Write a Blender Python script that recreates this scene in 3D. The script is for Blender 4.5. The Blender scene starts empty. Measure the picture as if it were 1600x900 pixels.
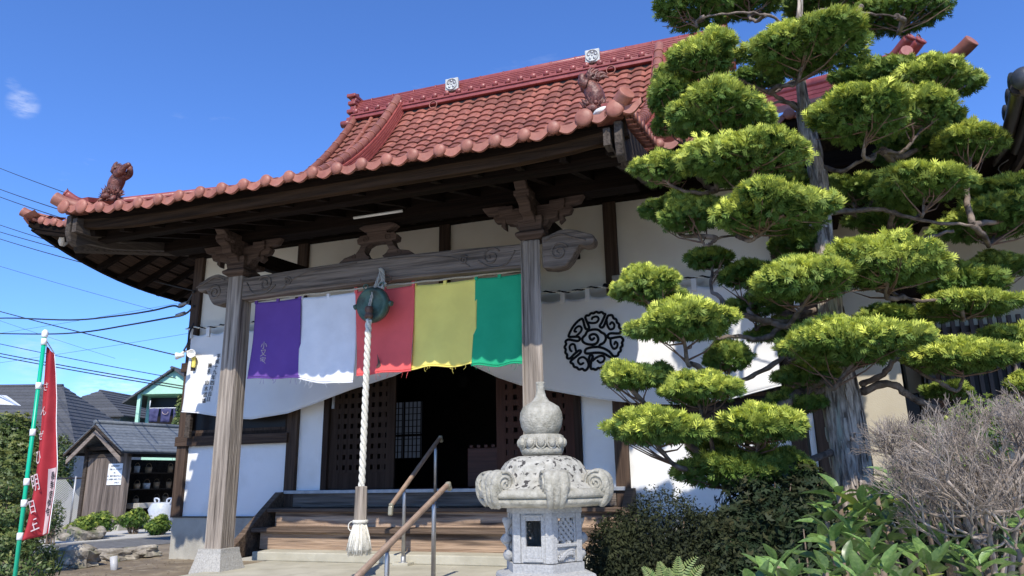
import bpy, math, random
import numpy as np
from mathutils import Vector, Matrix
S=bpy.context.scene; COL=S.collection
rad=math.radians; PI=math.pi
random.seed(7); RNG=np.random.default_rng(11)
# ------------------------------------------------------------ camera
FPX=1138.35; PT=rad(14.6735); RO=rad(-0.939); YA=rad(19.084)
CAM=Vector((0,0,1.55))
_h=Vector((-math.sin(YA)*math.cos(PT),math.cos(YA)*math.cos(PT),math.sin(PT)))
_r0=Vector((math.cos(YA),math.sin(YA),0)); _u0=_r0.cross(_h)
RV=_r0*math.cos(RO)+_u0*math.sin(RO); UV=-_r0*math.sin(RO)+_u0*math.cos(RO)
FH=Vector((-math.sin(YA),math.cos(YA),0))
cd=bpy.data.cameras.new('camera'); cam=bpy.data.objects.new('camera',cd); COL.objects.link(cam)
cam.matrix_world=Matrix(((RV.x,UV.x,-_h.x,CAM.x),(RV.y,UV.y,-_h.y,CAM.y),(RV.z,UV.z,-_h.z,CAM.z),(0,0,0,1)))
cd.sensor_width=36; cd.lens=FPX*36/1600; cd.clip_start=.05; cd.clip_end=3000
S.camera=cam
# ------------------------------------------------------------ light
W=bpy.data.worlds.new('World'); S.world=W; W.use_nodes=True
nt=W.node_tree; nt.nodes.clear()
out=nt.nodes.new('ShaderNodeOutputWorld'); bg=nt.nodes.new('ShaderNodeBackground')
sky=nt.nodes.new('ShaderNodeTexSky'); sky.sky_type='NISHITA'; sky.sun_disc=False
SUN_EL=rad(45.1); SUN_ROT=rad(161.2)
sky.sun_elevation=SUN_EL; sky.sun_rotation=SUN_ROT; sky.air_density=.85; sky.dust_density=.2; sky.ozone_density=2.2
bg.inputs[1].default_value=.15
# thin fair-weather clouds low in the sky
tc=nt.nodes.new('ShaderNodeTexCoord'); mp=nt.nodes.new('ShaderNodeMapping'); mp.inputs['Scale'].default_value=(3.2,3.2,13)
nz=nt.nodes.new('ShaderNodeTexNoise'); nz.inputs['Scale'].default_value=1.25; nz.inputs['Detail'].default_value=9; nz.inputs['Roughness'].default_value=.62
rp=nt.nodes.new('ShaderNodeValToRGB'); rp.color_ramp.elements[0].position=.62; rp.color_ramp.elements[1].position=.80
sp=nt.nodes.new('ShaderNodeSeparateXYZ'); lo=nt.nodes.new('ShaderNodeMapRange'); lo.inputs[1].default_value=.02; lo.inputs[2].default_value=.5; lo.inputs[3].default_value=.8; lo.inputs[4].default_value=.12
mu=nt.nodes.new('ShaderNodeMath'); mu.operation='MULTIPLY'
mx=nt.nodes.new('ShaderNodeMixRGB'); mx.inputs[2].default_value=(6.2,6.4,6.8,1)
tint=nt.nodes.new('ShaderNodeMixRGB'); tint.blend_type='MULTIPLY'; tint.inputs[0].default_value=1; tint.inputs[2].default_value=(.62,.925,1.44,1)
L=nt.links.new
L(tc.outputs['Generated'],mp.inputs[0]); L(mp.outputs[0],nz.inputs[0]); L(nz.outputs[0],rp.inputs[0])
L(tc.outputs['Generated'],sp.inputs[0]); L(sp.outputs[2],lo.inputs[0]); L(rp.outputs[0],mu.inputs[0]); L(lo.outputs[0],mu.inputs[1])
acc=mu.outputs[0]
for (px_,py_,wid,stg) in ((36,162,.99982,.34),(20,131,.99996,.14),(170,652,.9980,.7),(60,560,.9993,.2)):   # small wisps of cloud
    dv=(_h+RV*((px_-800)/FPX)-UV*((py_-450)/FPX)).normalized()
    vd=nt.nodes.new('ShaderNodeVectorMath'); vd.operation='DOT_PRODUCT'; vd.inputs[1].default_value=dv; nn=nt.nodes.new('ShaderNodeVectorMath'); nn.operation='NORMALIZE'
    L(tc.outputs['Generated'],nn.inputs[0]); L(nn.outputs[0],vd.inputs[0])
    mr=nt.nodes.new('ShaderNodeMapRange'); mr.inputs[1].default_value=wid; mr.inputs[2].default_value=1-(1-wid)*.1; mr.interpolation_type='SMOOTHSTEP'; L(vd.outputs['Value'],mr.inputs[0])
    n2=nt.nodes.new('ShaderNodeTexNoise'); n2.inputs['Scale'].default_value=14; n2.inputs['Detail'].default_value=8; n2.inputs['Roughness'].default_value=.65; L(mp.outputs[0],n2.inputs[0])
    m2=nt.nodes.new('ShaderNodeMapRange'); m2.inputs[1].default_value=.36; m2.inputs[2].default_value=.74; L(n2.outputs[0],m2.inputs[0])
    a1=nt.nodes.new('ShaderNodeMath'); a1.operation='MULTIPLY'; L(mr.outputs[0],a1.inputs[0]); L(m2.outputs[0],a1.inputs[1])
    a2=nt.nodes.new('ShaderNodeMath'); a2.operation='MULTIPLY_ADD'; a2.inputs[1].default_value=stg; a2.use_clamp=True; L(a1.outputs[0],a2.inputs[0]); L(acc,a2.inputs[2]); acc=a2.outputs[0]
L(sky.outputs[0],tint.inputs[1]); L(acc,mx.inputs[0]); L(tint.outputs[0],mx.inputs[1]); L(mx.outputs[0],bg.inputs[0]); L(bg.outputs[0],out.inputs[0])
sd=bpy.data.lights.new('sun','SUN'); sd.energy=4.6; sd.angle=rad(.5); sd.color=(1,.94,.83)
so=bpy.data.objects.new('sun',sd); COL.objects.link(so); so.rotation_euler=Vector((-.34,1,-1.09)).to_track_quat('-Z','Y').to_euler()
so.location=(3,-6,12)
S.view_settings.view_transform='Standard'; S.view_settings.look='None'; S.view_settings.gamma=1; S.view_settings.exposure=.3
# ------------------------------------------------------------ measured points
def ray(x,y): return _h+RV*((x-800)/FPX)-UV*((y-450)/FPX)
def atY(x,y,Y): d=ray(x,y); return CAM+d*(Y/d.y)
def atZ(x,y,Z): d=ray(x,y); return CAM+d*((Z-CAM.z)/d.z)
def atD(x,y,D): d=ray(x,y); return CAM+d*(D/d.dot(FH))
# ------------------------------------------------------------ materials
def srgb(r,g,b):
    f=lambda c:(c/255/12.92 if c<=10.3 else ((c/255+.055)/1.055)**2.4)
    return (f(r),f(g),f(b))
def mat(name,col,col2=None,scale=6,stretch=(1,1,1),rough=.7,bump=.0,bscale=None,metal=0,detail=6,rnd=0,contrast=(.35,.65),spec=.4,trans=0,emit=None,estr=0,tone=None,col3=None,s3=40,c3=(.62,.7),coat=0,sheen=0):
    m=bpy.data.materials.new(name); m.use_nodes=True; n=m.node_tree; b=n.nodes['Principled BSDF']; k=n.links.new
    b.inputs['Roughness'].default_value=rough; b.inputs['Metallic'].default_value=metal; b.inputs['Specular IOR Level'].default_value=spec
    if coat: b.inputs['Coat Weight'].default_value=coat
    if emit: b.inputs['Emission Color'].default_value=(*emit,1); b.inputs['Emission Strength'].default_value=estr
    t=n.nodes.new('ShaderNodeTexCoord'); mp=n.nodes.new('ShaderNodeMapping'); mp.inputs['Scale'].default_value=stretch; k(t.outputs['Object'],mp.inputs[0])
    oi=n.nodes.new('ShaderNodeObjectInfo')
    if rnd:
        vm=n.nodes.new('ShaderNodeVectorMath'); vm.operation='SCALE'; vm.inputs[0].default_value=(13,7,5); k(oi.outputs['Random'],vm.inputs['Scale']); k(vm.outputs[0],mp.inputs['Location'])
    nz=n.nodes.new('ShaderNodeTexNoise'); nz.inputs['Scale'].default_value=scale; nz.inputs['Detail'].default_value=detail; nz.inputs['Roughness'].default_value=.6; k(mp.outputs[0],nz.inputs[0])
    src=None
    if col2:
        r=n.nodes.new('ShaderNodeValToRGB'); r.color_ramp.elements[0].position=contrast[0]; r.color_ramp.elements[1].position=contrast[1]
        r.color_ramp.elements[0].color=(*col,1); r.color_ramp.elements[1].color=(*col2,1); k(nz.outputs[0],r.inputs[0]); src=r.outputs[0]
    else:
        v=n.nodes.new('ShaderNodeRGB'); v.outputs[0].default_value=(*col,1); src=v.outputs[0]
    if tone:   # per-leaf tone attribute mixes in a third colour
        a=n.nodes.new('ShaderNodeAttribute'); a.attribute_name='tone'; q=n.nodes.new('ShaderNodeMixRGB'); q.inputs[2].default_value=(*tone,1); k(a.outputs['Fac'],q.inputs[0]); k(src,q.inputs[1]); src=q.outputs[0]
    if col3:
        z=n.nodes.new('ShaderNodeTexNoise'); z.inputs['Scale'].default_value=s3; z.inputs['Detail'].default_value=5; k(mp.outputs[0],z.inputs[0])
        r3=n.nodes.new('ShaderNodeMapRange'); r3.inputs[1].default_value=c3[0]; r3.inputs[2].default_value=c3[1]; k(z.outputs[0],r3.inputs[0])
        q=n.nodes.new('ShaderNodeMixRGB'); q.inputs[2].default_value=(*col3,1); k(r3.outputs[0],q.inputs[0]); k(src,q.inputs[1]); src=q.outputs[0]
    if rnd:
        hs=n.nodes.new('ShaderNodeHueSaturation'); mr=n.nodes.new('ShaderNodeMapRange'); mr.inputs[3].default_value=1-rnd; mr.inputs[4].default_value=1+rnd
        k(oi.outputs['Random'],mr.inputs[0]); k(mr.outputs[0],hs.inputs['Value']); k(src,hs.inputs['Color']); src=hs.outputs[0]
    k(src,b.inputs['Base Color'])
    if trans:
        tr=n.nodes.new('ShaderNodeBsdfTranslucent'); k(src,tr.inputs[0]); ms=n.nodes.new('ShaderNodeMixShader'); ms.inputs[0].default_value=trans
        o=n.nodes['Material Output']; k(b.outputs[0],ms.inputs[1]); k(tr.outputs[0],ms.inputs[2]); k(ms.outputs[0],o.inputs[0])
    if bump:
        nb=n.nodes.new('ShaderNodeTexNoise'); nb.inputs['Scale'].default_value=bscale or scale*3; nb.inputs['Detail'].default_value=6; k(mp.outputs[0],nb.inputs[0])
        bp=n.nodes.new('ShaderNodeBump'); bp.inputs['Strength'].default_value=bump; bp.inputs['Distance'].default_value=.02; k(nb.outputs[0],bp.inputs['Height']); k(bp.outputs[0],b.inputs['Normal'])
    return m
def wood(name,c1,c2,axis,bump=.5,rnd=0,c3=None,rough=.8,sc=1):
    sp_=.06 if max(c2)<.06 else .2
    st=[26*sc,26*sc,26*sc]; st['xyz'.index(axis)]=1.1
    return mat(name,c1,c2,scale=1.1,stretch=tuple(st),rough=rough,bump=bump,bscale=2.2,detail=9,rnd=rnd,contrast=(.3,.72),col3=c3,s3=.55,c3=(.5,.62),spec=sp_)
M={}
M['tile']=mat('glazed_red_roof_tile',(.185,.053,.035),(.31,.115,.076),scale=9,rough=.55,bump=.2,bscale=40,rnd=.3,contrast=(.3,.7),col3=(.20,.10,.085),s3=14,c3=(.58,.78),spec=.5)
M['cap']=mat('glazed_terracotta_cap_tile',(.245,.085,.058),(.35,.142,.098),scale=12,rough=.52,bump=.1,bscale=30,rnd=.14,contrast=(.3,.7),col3=(.22,.12,.1),s3=9,c3=(.6,.8))
M['ridge']=mat('glazed_dark_red_ridge_tile',(.20,.042,.038),(.30,.082,.068),scale=7,rough=.38,bump=.08,bscale=30,rnd=.12,contrast=(.3,.7))
M['statue']=mat('glazed_brown_red_ornament',(.06,.022,.017),(.20,.075,.055),scale=22,rough=.45,bump=.5,bscale=40)
M['mortar']=mat('white_roof_plaster',(.62,.60,.56),(.74,.72,.68),scale=10,rough=.9,bump=.2)
M['crest']=mat('white_crest_tile',(.40,.41,.385),(.54,.55,.52),scale=20,rough=.6,bump=.2)
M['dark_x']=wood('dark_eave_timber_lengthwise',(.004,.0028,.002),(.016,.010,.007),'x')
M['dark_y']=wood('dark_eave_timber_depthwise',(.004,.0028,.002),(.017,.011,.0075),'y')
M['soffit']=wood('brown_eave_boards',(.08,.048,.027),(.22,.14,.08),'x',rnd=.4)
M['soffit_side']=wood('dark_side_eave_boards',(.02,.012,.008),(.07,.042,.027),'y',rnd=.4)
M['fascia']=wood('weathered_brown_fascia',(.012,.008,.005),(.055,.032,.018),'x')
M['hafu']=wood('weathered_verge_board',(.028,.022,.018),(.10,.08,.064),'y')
M['grey_z']=wood('weathered_grey_column',(.085,.068,.054),(.46,.39,.32),'z',bump=1.,rnd=.08)
M['grey_x']=wood('weathered_grey_beam',(.055,.044,.036),(.235,.19,.155),'x',bump=.9)
M['carve']=wood('carved_brown_bracket',(.035,.023,.018),(.12,.08,.06),'x',bump=.8)
M['post']=wood('brown_wall_post',(.035,.022,.016),(.10,.066,.046),'z',rnd=.15)
M['rail']=wood('brown_wall_rail',(.028,.018,.013),(.09,.058,.04),'x',rnd=.15)
M['step']=wood('worn_wooden_step',(.22,.145,.095),(.54,.385,.265),'x',bump=.8,rnd=.1,c3=(.08,.055,.04))
M['step_dark']=wood('dark_wooden_step',(.045,.03,.022),(.17,.12,.085),'x',bump=.8,rnd=.1)
M['door']=wood('dark_stained_door',(.022,.015,.012),(.05,.034,.026),'z',bump=.2)
M['door_r']=wood('dark_red_door',(.035,.016,.012),(.07,.033,.024),'z',bump=.2)
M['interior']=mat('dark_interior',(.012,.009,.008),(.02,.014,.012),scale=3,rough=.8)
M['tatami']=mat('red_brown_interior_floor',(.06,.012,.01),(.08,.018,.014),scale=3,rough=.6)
M['box']=wood('red_brown_offertory_box',(.05,.02,.015),(.11,.042,.03),'x',bump=.2,rough=.4)
M['shoji']=mat('glowing_shoji_paper',(.20,.23,.30),rough=.9,emit=(.36,.44,.62),estr=.035)  # faint emission stands in for daylight behind the paper
M['white']=mat('white_plaster_wall',(.76,.755,.74),(.82,.815,.80),scale=1.2,rough=.85,bump=.08,bscale=60,col3=(.60,.575,.52),s3=1.7,c3=(.52,.9))
M['cream']=mat('cream_plaster_wall',(.40,.35,.26),(.46,.41,.31),scale=2,rough=.85,bump=.2,bscale=80)
M['cream_up']=mat('aged_plaster_wall_upper',(.70,.64,.52),(.78,.73,.62),scale=1.1,rough=.85,bump=.05,bscale=60)
M['concrete']=mat('pale_concrete',(.36,.335,.26),(.47,.44,.35),scale=2.2,rough=.9,bump=.25,bscale=70,col3=(.29,.27,.21),s3=3.2,c3=(.55,.8))
M['bounce']=mat('pale_bounce_paving',(.66,.62,.52),(.74,.70,.60),scale=2,rough=.9,bump=.2)  # kept pale to throw light back up under the eaves
M['found']=mat('dark_concrete_foundation',(.34,.32,.27),(.44,.42,.36),scale=1.8,rough=.9,bump=.25,bscale=60,col3=(.20,.19,.17),s3=2.1,c3=(.5,.8))
M['granite']=mat('grey_granite',(.27,.26,.235),(.48,.46,.42),scale=60,rough=.85,bump=.3,bscale=110,contrast=(.3,.7))
M['lantern']=mat('weathered_lantern_stone',(.235,.22,.175),(.43,.405,.335),scale=30,rough=.9,bump=.45,bscale=90,contrast=(.3,.7),col3=(.20,.185,.135),s3=7,c3=(.50,.72))
M['lichen']=mat('lichen_stained_stone',(.26,.245,.20),(.46,.435,.37),scale=26,rough=.9,bump=.35,bscale=90,contrast=(.3,.7),col3=(.05,.045,.04),s3=38,c3=(.55,.60))
M['lantern_g']=mat('clean_grey_lantern_stone',(.27,.27,.265),(.42,.415,.40),scale=70,rough=.9,bump=.3,bscale=120,contrast=(.3,.7))
M['soil']=mat('brown_earth_path',(.13,.10,.068),(.24,.19,.125),scale=1.6,rough=.95,bump=.5,bscale=30,col3=(.33,.28,.2),s3=5,c3=(.55,.75))
M['asphalt']=mat('grey_asphalt',(.10,.098,.094),(.16,.155,.15),scale=8,rough=.95,bump=.4,bscale=80)
M['pave']=mat('pale_concrete_path',(.40,.385,.35),(.50,.48,.44),scale=3,rough=.9,bump=.2)
M['cloth']=mat('white_cotton_curtain',(.78,.77,.75),(.83,.82,.80),scale=1.5,rough=.9,bump=.12,bscale=7,trans=.12,spec=.1)
M['black']=mat('black_print',(.012,.012,.014),rough=.8,spec=.1)
for nme,c in dict(purple=(.16,.08,.33),wht=(.80,.80,.82),red=(.82,.15,.145),yellow=(.90,.78,.21),green=(.03,.42,.21)).items():
    M['f_'+nme]=mat('thin_%s_flag_cloth'%nme,c,tuple(min(1,v*1.12+.005) for v in c),scale=3,rough=.9,bump=.12,bscale=14,trans=.25,spec=.05)
M['rope']=mat('white_cotton_rope',(.60,.57,.48),(.74,.71,.62),scale=40,stretch=(1,1,1),rough=.95,bump=.5,bscale=120)
M['rope_old']=mat('greyed_cotton_rope',(.34,.31,.26),(.46,.43,.36),scale=40,rough=.95,bump=.5,bscale=120)
M['bronze']=mat('verdigris_bronze',(.045,.095,.075),(.09,.15,.115),scale=9,rough=.6,bump=.3,metal=.3,col3=(.03,.03,.025),s3=5,c3=(.5,.7))
M['iron']=mat('rusty_iron',(.10,.05,.035),(.16,.1,.08),scale=20,rough=.7,metal=.4)
M['steel']=mat('brushed_steel_post',(.34,.34,.34),(.44,.44,.44),scale=12,rough=.38,metal=.85)
M['rail_wood']=mat('brown_resin_handrail',(.26,.18,.13),(.34,.245,.18),scale=14,stretch=(1,1,1),rough=.5,bump=.1)
M['rail_end']=mat('beige_rail_bracket',(.30,.28,.21),rough=.4,metal=.2)
M['bark']=mat('peeling_grey_brown_bark',(.085,.065,.05),(.47,.40,.33),scale=2.6,stretch=(15,15,2.2),rough=.95,bump=1.,bscale=3,detail=12,contrast=(.38,.60),col3=(.33,.34,.27),s3=.7,c3=(.55,.62))
M['branch']=mat('twisted_branch_bark',(.05,.036,.028),(.25,.195,.155),scale=9,rough=.95,bump=.9,bscale=30)
M['twig']=mat('brown_twig',(.09,.05,.035),(.2,.13,.09),scale=20,rough=.9)
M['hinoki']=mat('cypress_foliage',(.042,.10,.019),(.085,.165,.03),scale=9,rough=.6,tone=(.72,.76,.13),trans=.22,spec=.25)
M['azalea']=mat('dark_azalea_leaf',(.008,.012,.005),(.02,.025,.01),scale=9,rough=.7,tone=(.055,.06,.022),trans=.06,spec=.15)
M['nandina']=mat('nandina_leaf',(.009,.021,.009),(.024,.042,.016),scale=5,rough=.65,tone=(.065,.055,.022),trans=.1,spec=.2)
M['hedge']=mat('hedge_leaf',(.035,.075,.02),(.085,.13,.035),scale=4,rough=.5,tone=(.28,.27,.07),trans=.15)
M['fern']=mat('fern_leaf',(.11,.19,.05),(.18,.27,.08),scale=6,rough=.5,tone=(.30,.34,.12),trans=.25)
M['leaf']=mat('glossy_broad_leaf',(.09,.165,.04),(.18,.27,.075),scale=10,rough=.30,trans=.16,rnd=.45,spec=.6)
M['leaf_y']=mat('yellowing_broad_leaf',(.22,.27,.04),(.33,.35,.07),scale=10,rough=.3,trans=.2,rnd=.2)
M['stem']=mat('woody_stem',(.14,.10,.07),(.24,.18,.13),scale=20,rough=.9)
M['bare']=mat('grey_bare_twig',(.13,.10,.078),(.38,.32,.265),scale=12,rough=.9)
M['rock']=mat('rough_garden_rock',(.14,.12,.095),(.40,.36,.30),scale=5,rough=.95,bump=1,bscale=14,col3=(.10,.11,.05),s3=4,c3=(.52,.7))
M['slate']=mat('dark_grey_roofing',(.05,.052,.056),(.085,.088,.094),scale=14,stretch=(1,1,1),rough=.8,bump=.2,rnd=.18)
M['slate_b']=mat('blue_grey_roofing',(.095,.11,.125),(.15,.165,.18),scale=10,rough=.7,bump=.2,rnd=.15)
M['mint']=mat('mint_green_wall',(.36,.62,.47),(.42,.68,.53),scale=2,rough=.8)
M['mint_d']=mat('mint_green_trim',(.30,.50,.40),rough=.8)
M['siding']=mat('grey_siding',(.28,.28,.27),(.36,.35,.33),scale=5,rough=.85)
M['shed']=wood('silvered_shed_board',(.055,.045,.038),(.25,.20,.165),'z',rnd=.3,bump=.8)
M['shed_d']=wood('dark_shed_timber',(.03,.023,.018),(.09,.07,.055),'x',rnd=.1)
M['shed_g']=wood('grey_shed_rail',(.14,.11,.09),(.30,.25,.21),'x',rnd=.1)
M['paper']=mat('white_paper',(.78,.80,.80),rough=.8)
M['ink']=mat('grey_ink',(.10,.11,.14),rough=.8)
M['pole']=mat('green_plastic_pole',(.0,.36,.20),rough=.35)
M['clip']=mat('white_plastic',(.74,.74,.72),rough=.4)
M['nobori']=mat('red_nobori_cloth',(.36,.022,.032),(.43,.035,.045),scale=4,rough=.85,trans=.2,bump=.1)
M['nwhite']=mat('white_print_on_cloth',(.46,.36,.37),rough=.85)
M['cable']=mat('black_cable',(.02,.02,.022),rough=.6)
M['metal']=mat('galvanised_metal',(.30,.31,.32),(.4,.4,.41),scale=10,rough=.5,metal=.6)
M['gutter']=mat('dark_brown_gutter',(.018,.014,.013),(.03,.024,.022),scale=8,rough=.35,spec=.5)
M['ball']=mat('dark_blue_grey_roof_tile',(.03,.035,.045),(.05,.055,.065),scale=12,rough=.45,rnd=.1)
M['slat']=mat('dark_brown_slat',(.022,.016,.015),(.04,.03,.027),scale=8,rough=.6)
M['glass']=mat('dark_window_glass',(.018,.014,.013),rough=.35,spec=.2)
M['pipe']=mat('brown_downpipe',(.16,.095,.07),(.20,.12,.09),scale=6,rough=.5)
M['pvc']=mat('pale_pvc_pipe',(.42,.42,.43),rough=.5)
M['grey_box']=mat('beige_junction_box',(.34,.31,.26),rough=.6)
M['plastic']=mat('thin_white_plastic_bag',(.62,.66,.72),(.72,.75,.8),scale=9,rough=.35,trans=.3,bump=.5)
M['navy']=mat('navy_laundry',(.04,.04,.10),(.07,.07,.16),scale=4,rough=.9)
M['tan']=mat('tan_laundry',(.16,.14,.12),rough=.9)
M['yel']=mat('yellow_vinyl_coat',(.50,.42,.02),(.58,.5,.04),scale=6,rough=.5)
M['redt']=mat('red_vinyl_trim',(.35,.04,.02),rough=.6)
M['bucket']=mat('pale_wooden_bucket',(.30,.20,.12),(.40,.28,.17),scale=9,rough=.7,rnd=.3)
M['mesh']=mat('chain_link_wire',(.5,.5,.48),rough=.5,metal=.3)
M['tube']=mat('unlit_lamp_tube',(.74,.72,.66),rough=.3)
M['lampglow']=mat('lit_interior_lamp',(.6,.6,.6),emit=(.8,.9,1),estr=1.2)
M['grass']=mat('long_grass_blade',(.07,.12,.03),(.12,.18,.05),scale=8,rough=.6,tone=(.25,.28,.1),trans=.2)
# ------------------------------------------------------------ mesh helpers
class MB:
    def __init__(s): s.v=[];s.f=[];s.sm=[]
    def add(s,vs,fs,smooth=False):
        b=len(s.v); s.v+= [tuple(v) for v in vs]; s.f+=[tuple(i+b for i in f) for f in fs]; s.sm+=[smooth]*len(fs); return s
    def box(s,x0,x1,y0,y1,z0,z1):
        return s.add([(x0,y0,z0),(x1,y0,z0),(x1,y1,z0),(x0,y1,z0),(x0,y0,z1),(x1,y0,z1),(x1,y1,z1),(x0,y1,z1)],[(0,3,2,1),(4,5,6,7),(0,1,5,4),(1,2,6,5),(2,3,7,6),(3,0,4,7)])
    def bar(s,a,b,w,h,up=(0,0,1)):     # box from a to b; w sideways, h along up
        a=Vector(a);b=Vector(b);d=(b-a).normalized();u=Vector(up); sd=d.cross(u).normalized(); u=sd.cross(d).normalized()
        vs=[]
        for p in (a,b):
            for i,j in ((-1,-1),(1,-1),(1,1),(-1,1)): vs.append(p+sd*(i*w/2)+u*(j*h/2))
        return s.add(vs,[(0,1,2,3),(7,6,5,4),(0,4,5,1),(1,5,6,2),(2,6,7,3),(3,7,4,0)])
    def tube(s,pts,rs,n=8,caps=True,smooth=True,tw=0):
        pts=[Vector(p) for p in pts]
        if not hasattr(rs,'__len__'): rs=[rs]*len(pts)
        d0=(pts[1]-pts[0]).normalized(); ref=Vector((0,0,1)) if abs(d0.z)<.9 else Vector((1,0,0)); sd=d0.cross(ref).normalized()
        vs=[];N=len(pts)
        for i,p in enumerate(pts):
            d=(pts[min(i+1,N-1)]-pts[max(i-1,0)]).normalized(); sd=(sd-d*sd.dot(d)).normalized(); up=sd.cross(d)
            for k in range(n):
                a=2*PI*k/n+tw*i; vs.append(p+(sd*math.cos(a)+up*math.sin(a))*rs[i])
        fs=[(i*n+k,i*n+(k+1)%n,(i+1)*n+(k+1)%n,(i+1)*n+k) for i in range(N-1) for k in range(n)]
        s.add(vs,fs,smooth)
        if caps:
            b=len(s.v)-len(vs); s.f+=[tuple(b+k for k in reversed(range(n))),tuple(b+(N-1)*n+k for k in range(n))]; s.sm+=[False,False]
        return s
    def lathe(s,prof,c,n=24,axis=None,smooth=True,ang0=0,mod=None):   # prof: (r,h)
        c=Vector(c); ax=Vector(axis or (0,0,1)).normalized(); ref=Vector((1,0,0)) if abs(ax.x)<.9 else Vector((0,1,0))
        e2=ax.cross(ref).normalized(); e1=e2.cross(ax)
        vs=[]
        for (r,h) in prof:
            for k in range(n):
                a=ang0+2*PI*k/n; rr=r*(mod(a,h) if mod else 1); vs.append(c+ax*h+(e1*math.cos(a)+e2*math.sin(a))*rr)
        N=len(prof); fs=[(i*n+k,i*n+(k+1)%n,(i+1)*n+(k+1)%n,(i+1)*n+k) for i in range(N-1) for k in range(n)]
        fs+=[tuple(reversed(range(n))),tuple((N-1)*n+k for k in range(n))]
        return s.add(vs,fs,smooth)
    def prism(s,poly,f,t0,t1):         # poly 2D, f(a,b,t)->3D
        n=len(poly); vs=[f(a,b,t0) for a,b in poly]+[f(a,b,t1) for a,b in poly]
        return s.add(vs,[tuple(range(n)),tuple(n+k for k in reversed(range(n)))]+[(k,n+k,n+(k+1)%n,(k+1)%n) for k in range(n)])
    def sphere(s,c,r,n=12,m=8,sc=(1,1,1)):
        c=Vector(c); prof=[(max(1e-4,math.sin(PI*i/m)),-math.cos(PI*i/m)) for i in range(m+1)]
        vs=[(c.x+p[0]*math.cos(2*PI*k/n)*r*sc[0],c.y+p[0]*math.sin(2*PI*k/n)*r*sc[1],c.z+p[1]*r*sc[2]) for p in prof for k in range(n)]
        return s.add(vs,[(i*n+k,i*n+(k+1)%n,(i+1)*n+(k+1)%n,(i+1)*n+k) for i in range(m) for k in range(n)],True)
    def cone(s,a,b,r,n=6): return s.tube([a,b],[r,.001],n,False)
    def grid(s,fn,nu,nv,smooth=True,thick=None):
        vs=[fn(i/nu,j/nv) for j in range(nv+1) for i in range(nu+1)]
        return s.add(vs,[(j*(nu+1)+i,j*(nu+1)+i+1,(j+1)*(nu+1)+i+1,(j+1)*(nu+1)+i) for j in range(nv) for i in range(nu)],smooth)
    def mesh(s,name,m):
        me=bpy.data.meshes.new(name); me.from_pydata(s.v,[],s.f); me.materials.append(m)
        me.polygons.foreach_set('use_smooth',s.sm); me.update(); return me
    def build(s,name,m,parent=None,bevel=0,solid=0,sub=0,**kw):
        o=bpy.data.objects.new(name,s.mesh(name,m)); COL.objects.link(o)
        if parent: o.parent=parent
        if solid: q=o.modifiers.new('thickness','SOLIDIFY'); q.thickness=solid; q.offset=0
        if bevel: q=o.modifiers.new('bevel','BEVEL'); q.width=bevel; q.segments=2; q.limit_method='ANGLE'; q.angle_limit=rad(40)
        if sub: q=o.modifiers.new('sub','SUBSURF'); q.levels=sub; q.render_levels=sub
        for k,v in kw.items(): o[k]=v
        return o
def thing(name,label,cat,group=None,loc=(0,0,0)):
    o=bpy.data.objects.new(name,None); COL.objects.link(o); o.empty_display_size=.1
    o['label']=label;o['category']=cat
    if group:o['group']=group
    return o
def tag(o,label,cat,group=None):
    o['label']=label;o['category']=cat
    if group:o['group']=group
    return o
def inst(mesh,name,parent,mw,m=None,**kw):
    o=bpy.data.objects.new(name,mesh); COL.objects.link(o)
    if parent:o.parent=parent
    o.matrix_world=mw
    for k,v in kw.items(): o[k]=v
    return o
def frame(o,x,y,z):
    x=Vector(x);y=Vector(y);z=Vector(z);o=Vector(o)
    return Matrix(((x.x,y.x,z.x,o.x),(x.y,y.y,z.y,o.y),(x.z,y.z,z.z,o.z),(0,0,0,1)))
def catmull(P,k=6,closed=False):
    P=[Vector(p) for p in P]; n=len(P); o=[]
    for i in range(n if closed else n-1):
        g=(lambda j:P[j%n]) if closed else (lambda j:P[max(0,min(n-1,j))])
        a,b,c,d=g(i-1),g(i),g(i+1),g(i+2)
        for t in range(k):
            t/=k; o.append(.5*((2*b)+(c-a)*t+(2*a-5*b+4*c-d)*t*t+(3*b-a-3*c+d)*t**3))
    if not closed:o.append(P[-1])
    return o
def lettering(body,size,mw,m,parent,name='lettering',space=1.0):
    cu=bpy.data.curves.new(name,'FONT'); cu.body=body; cu.size=size; cu.extrude=.0012; cu.align_x='CENTER'; cu.align_y='CENTER'; cu.space_line=space; cu.offset=0
    o=bpy.data.objects.new(name,cu); COL.objects.link(o)
    dg=bpy.context.evaluated_depsgraph_get(); me=bpy.data.meshes.new_from_object(o.evaluated_get(dg)); bpy.data.objects.remove(o)
    me.materials.clear(); me.materials.append(m); return inst(me,name,parent,mw)
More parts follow.
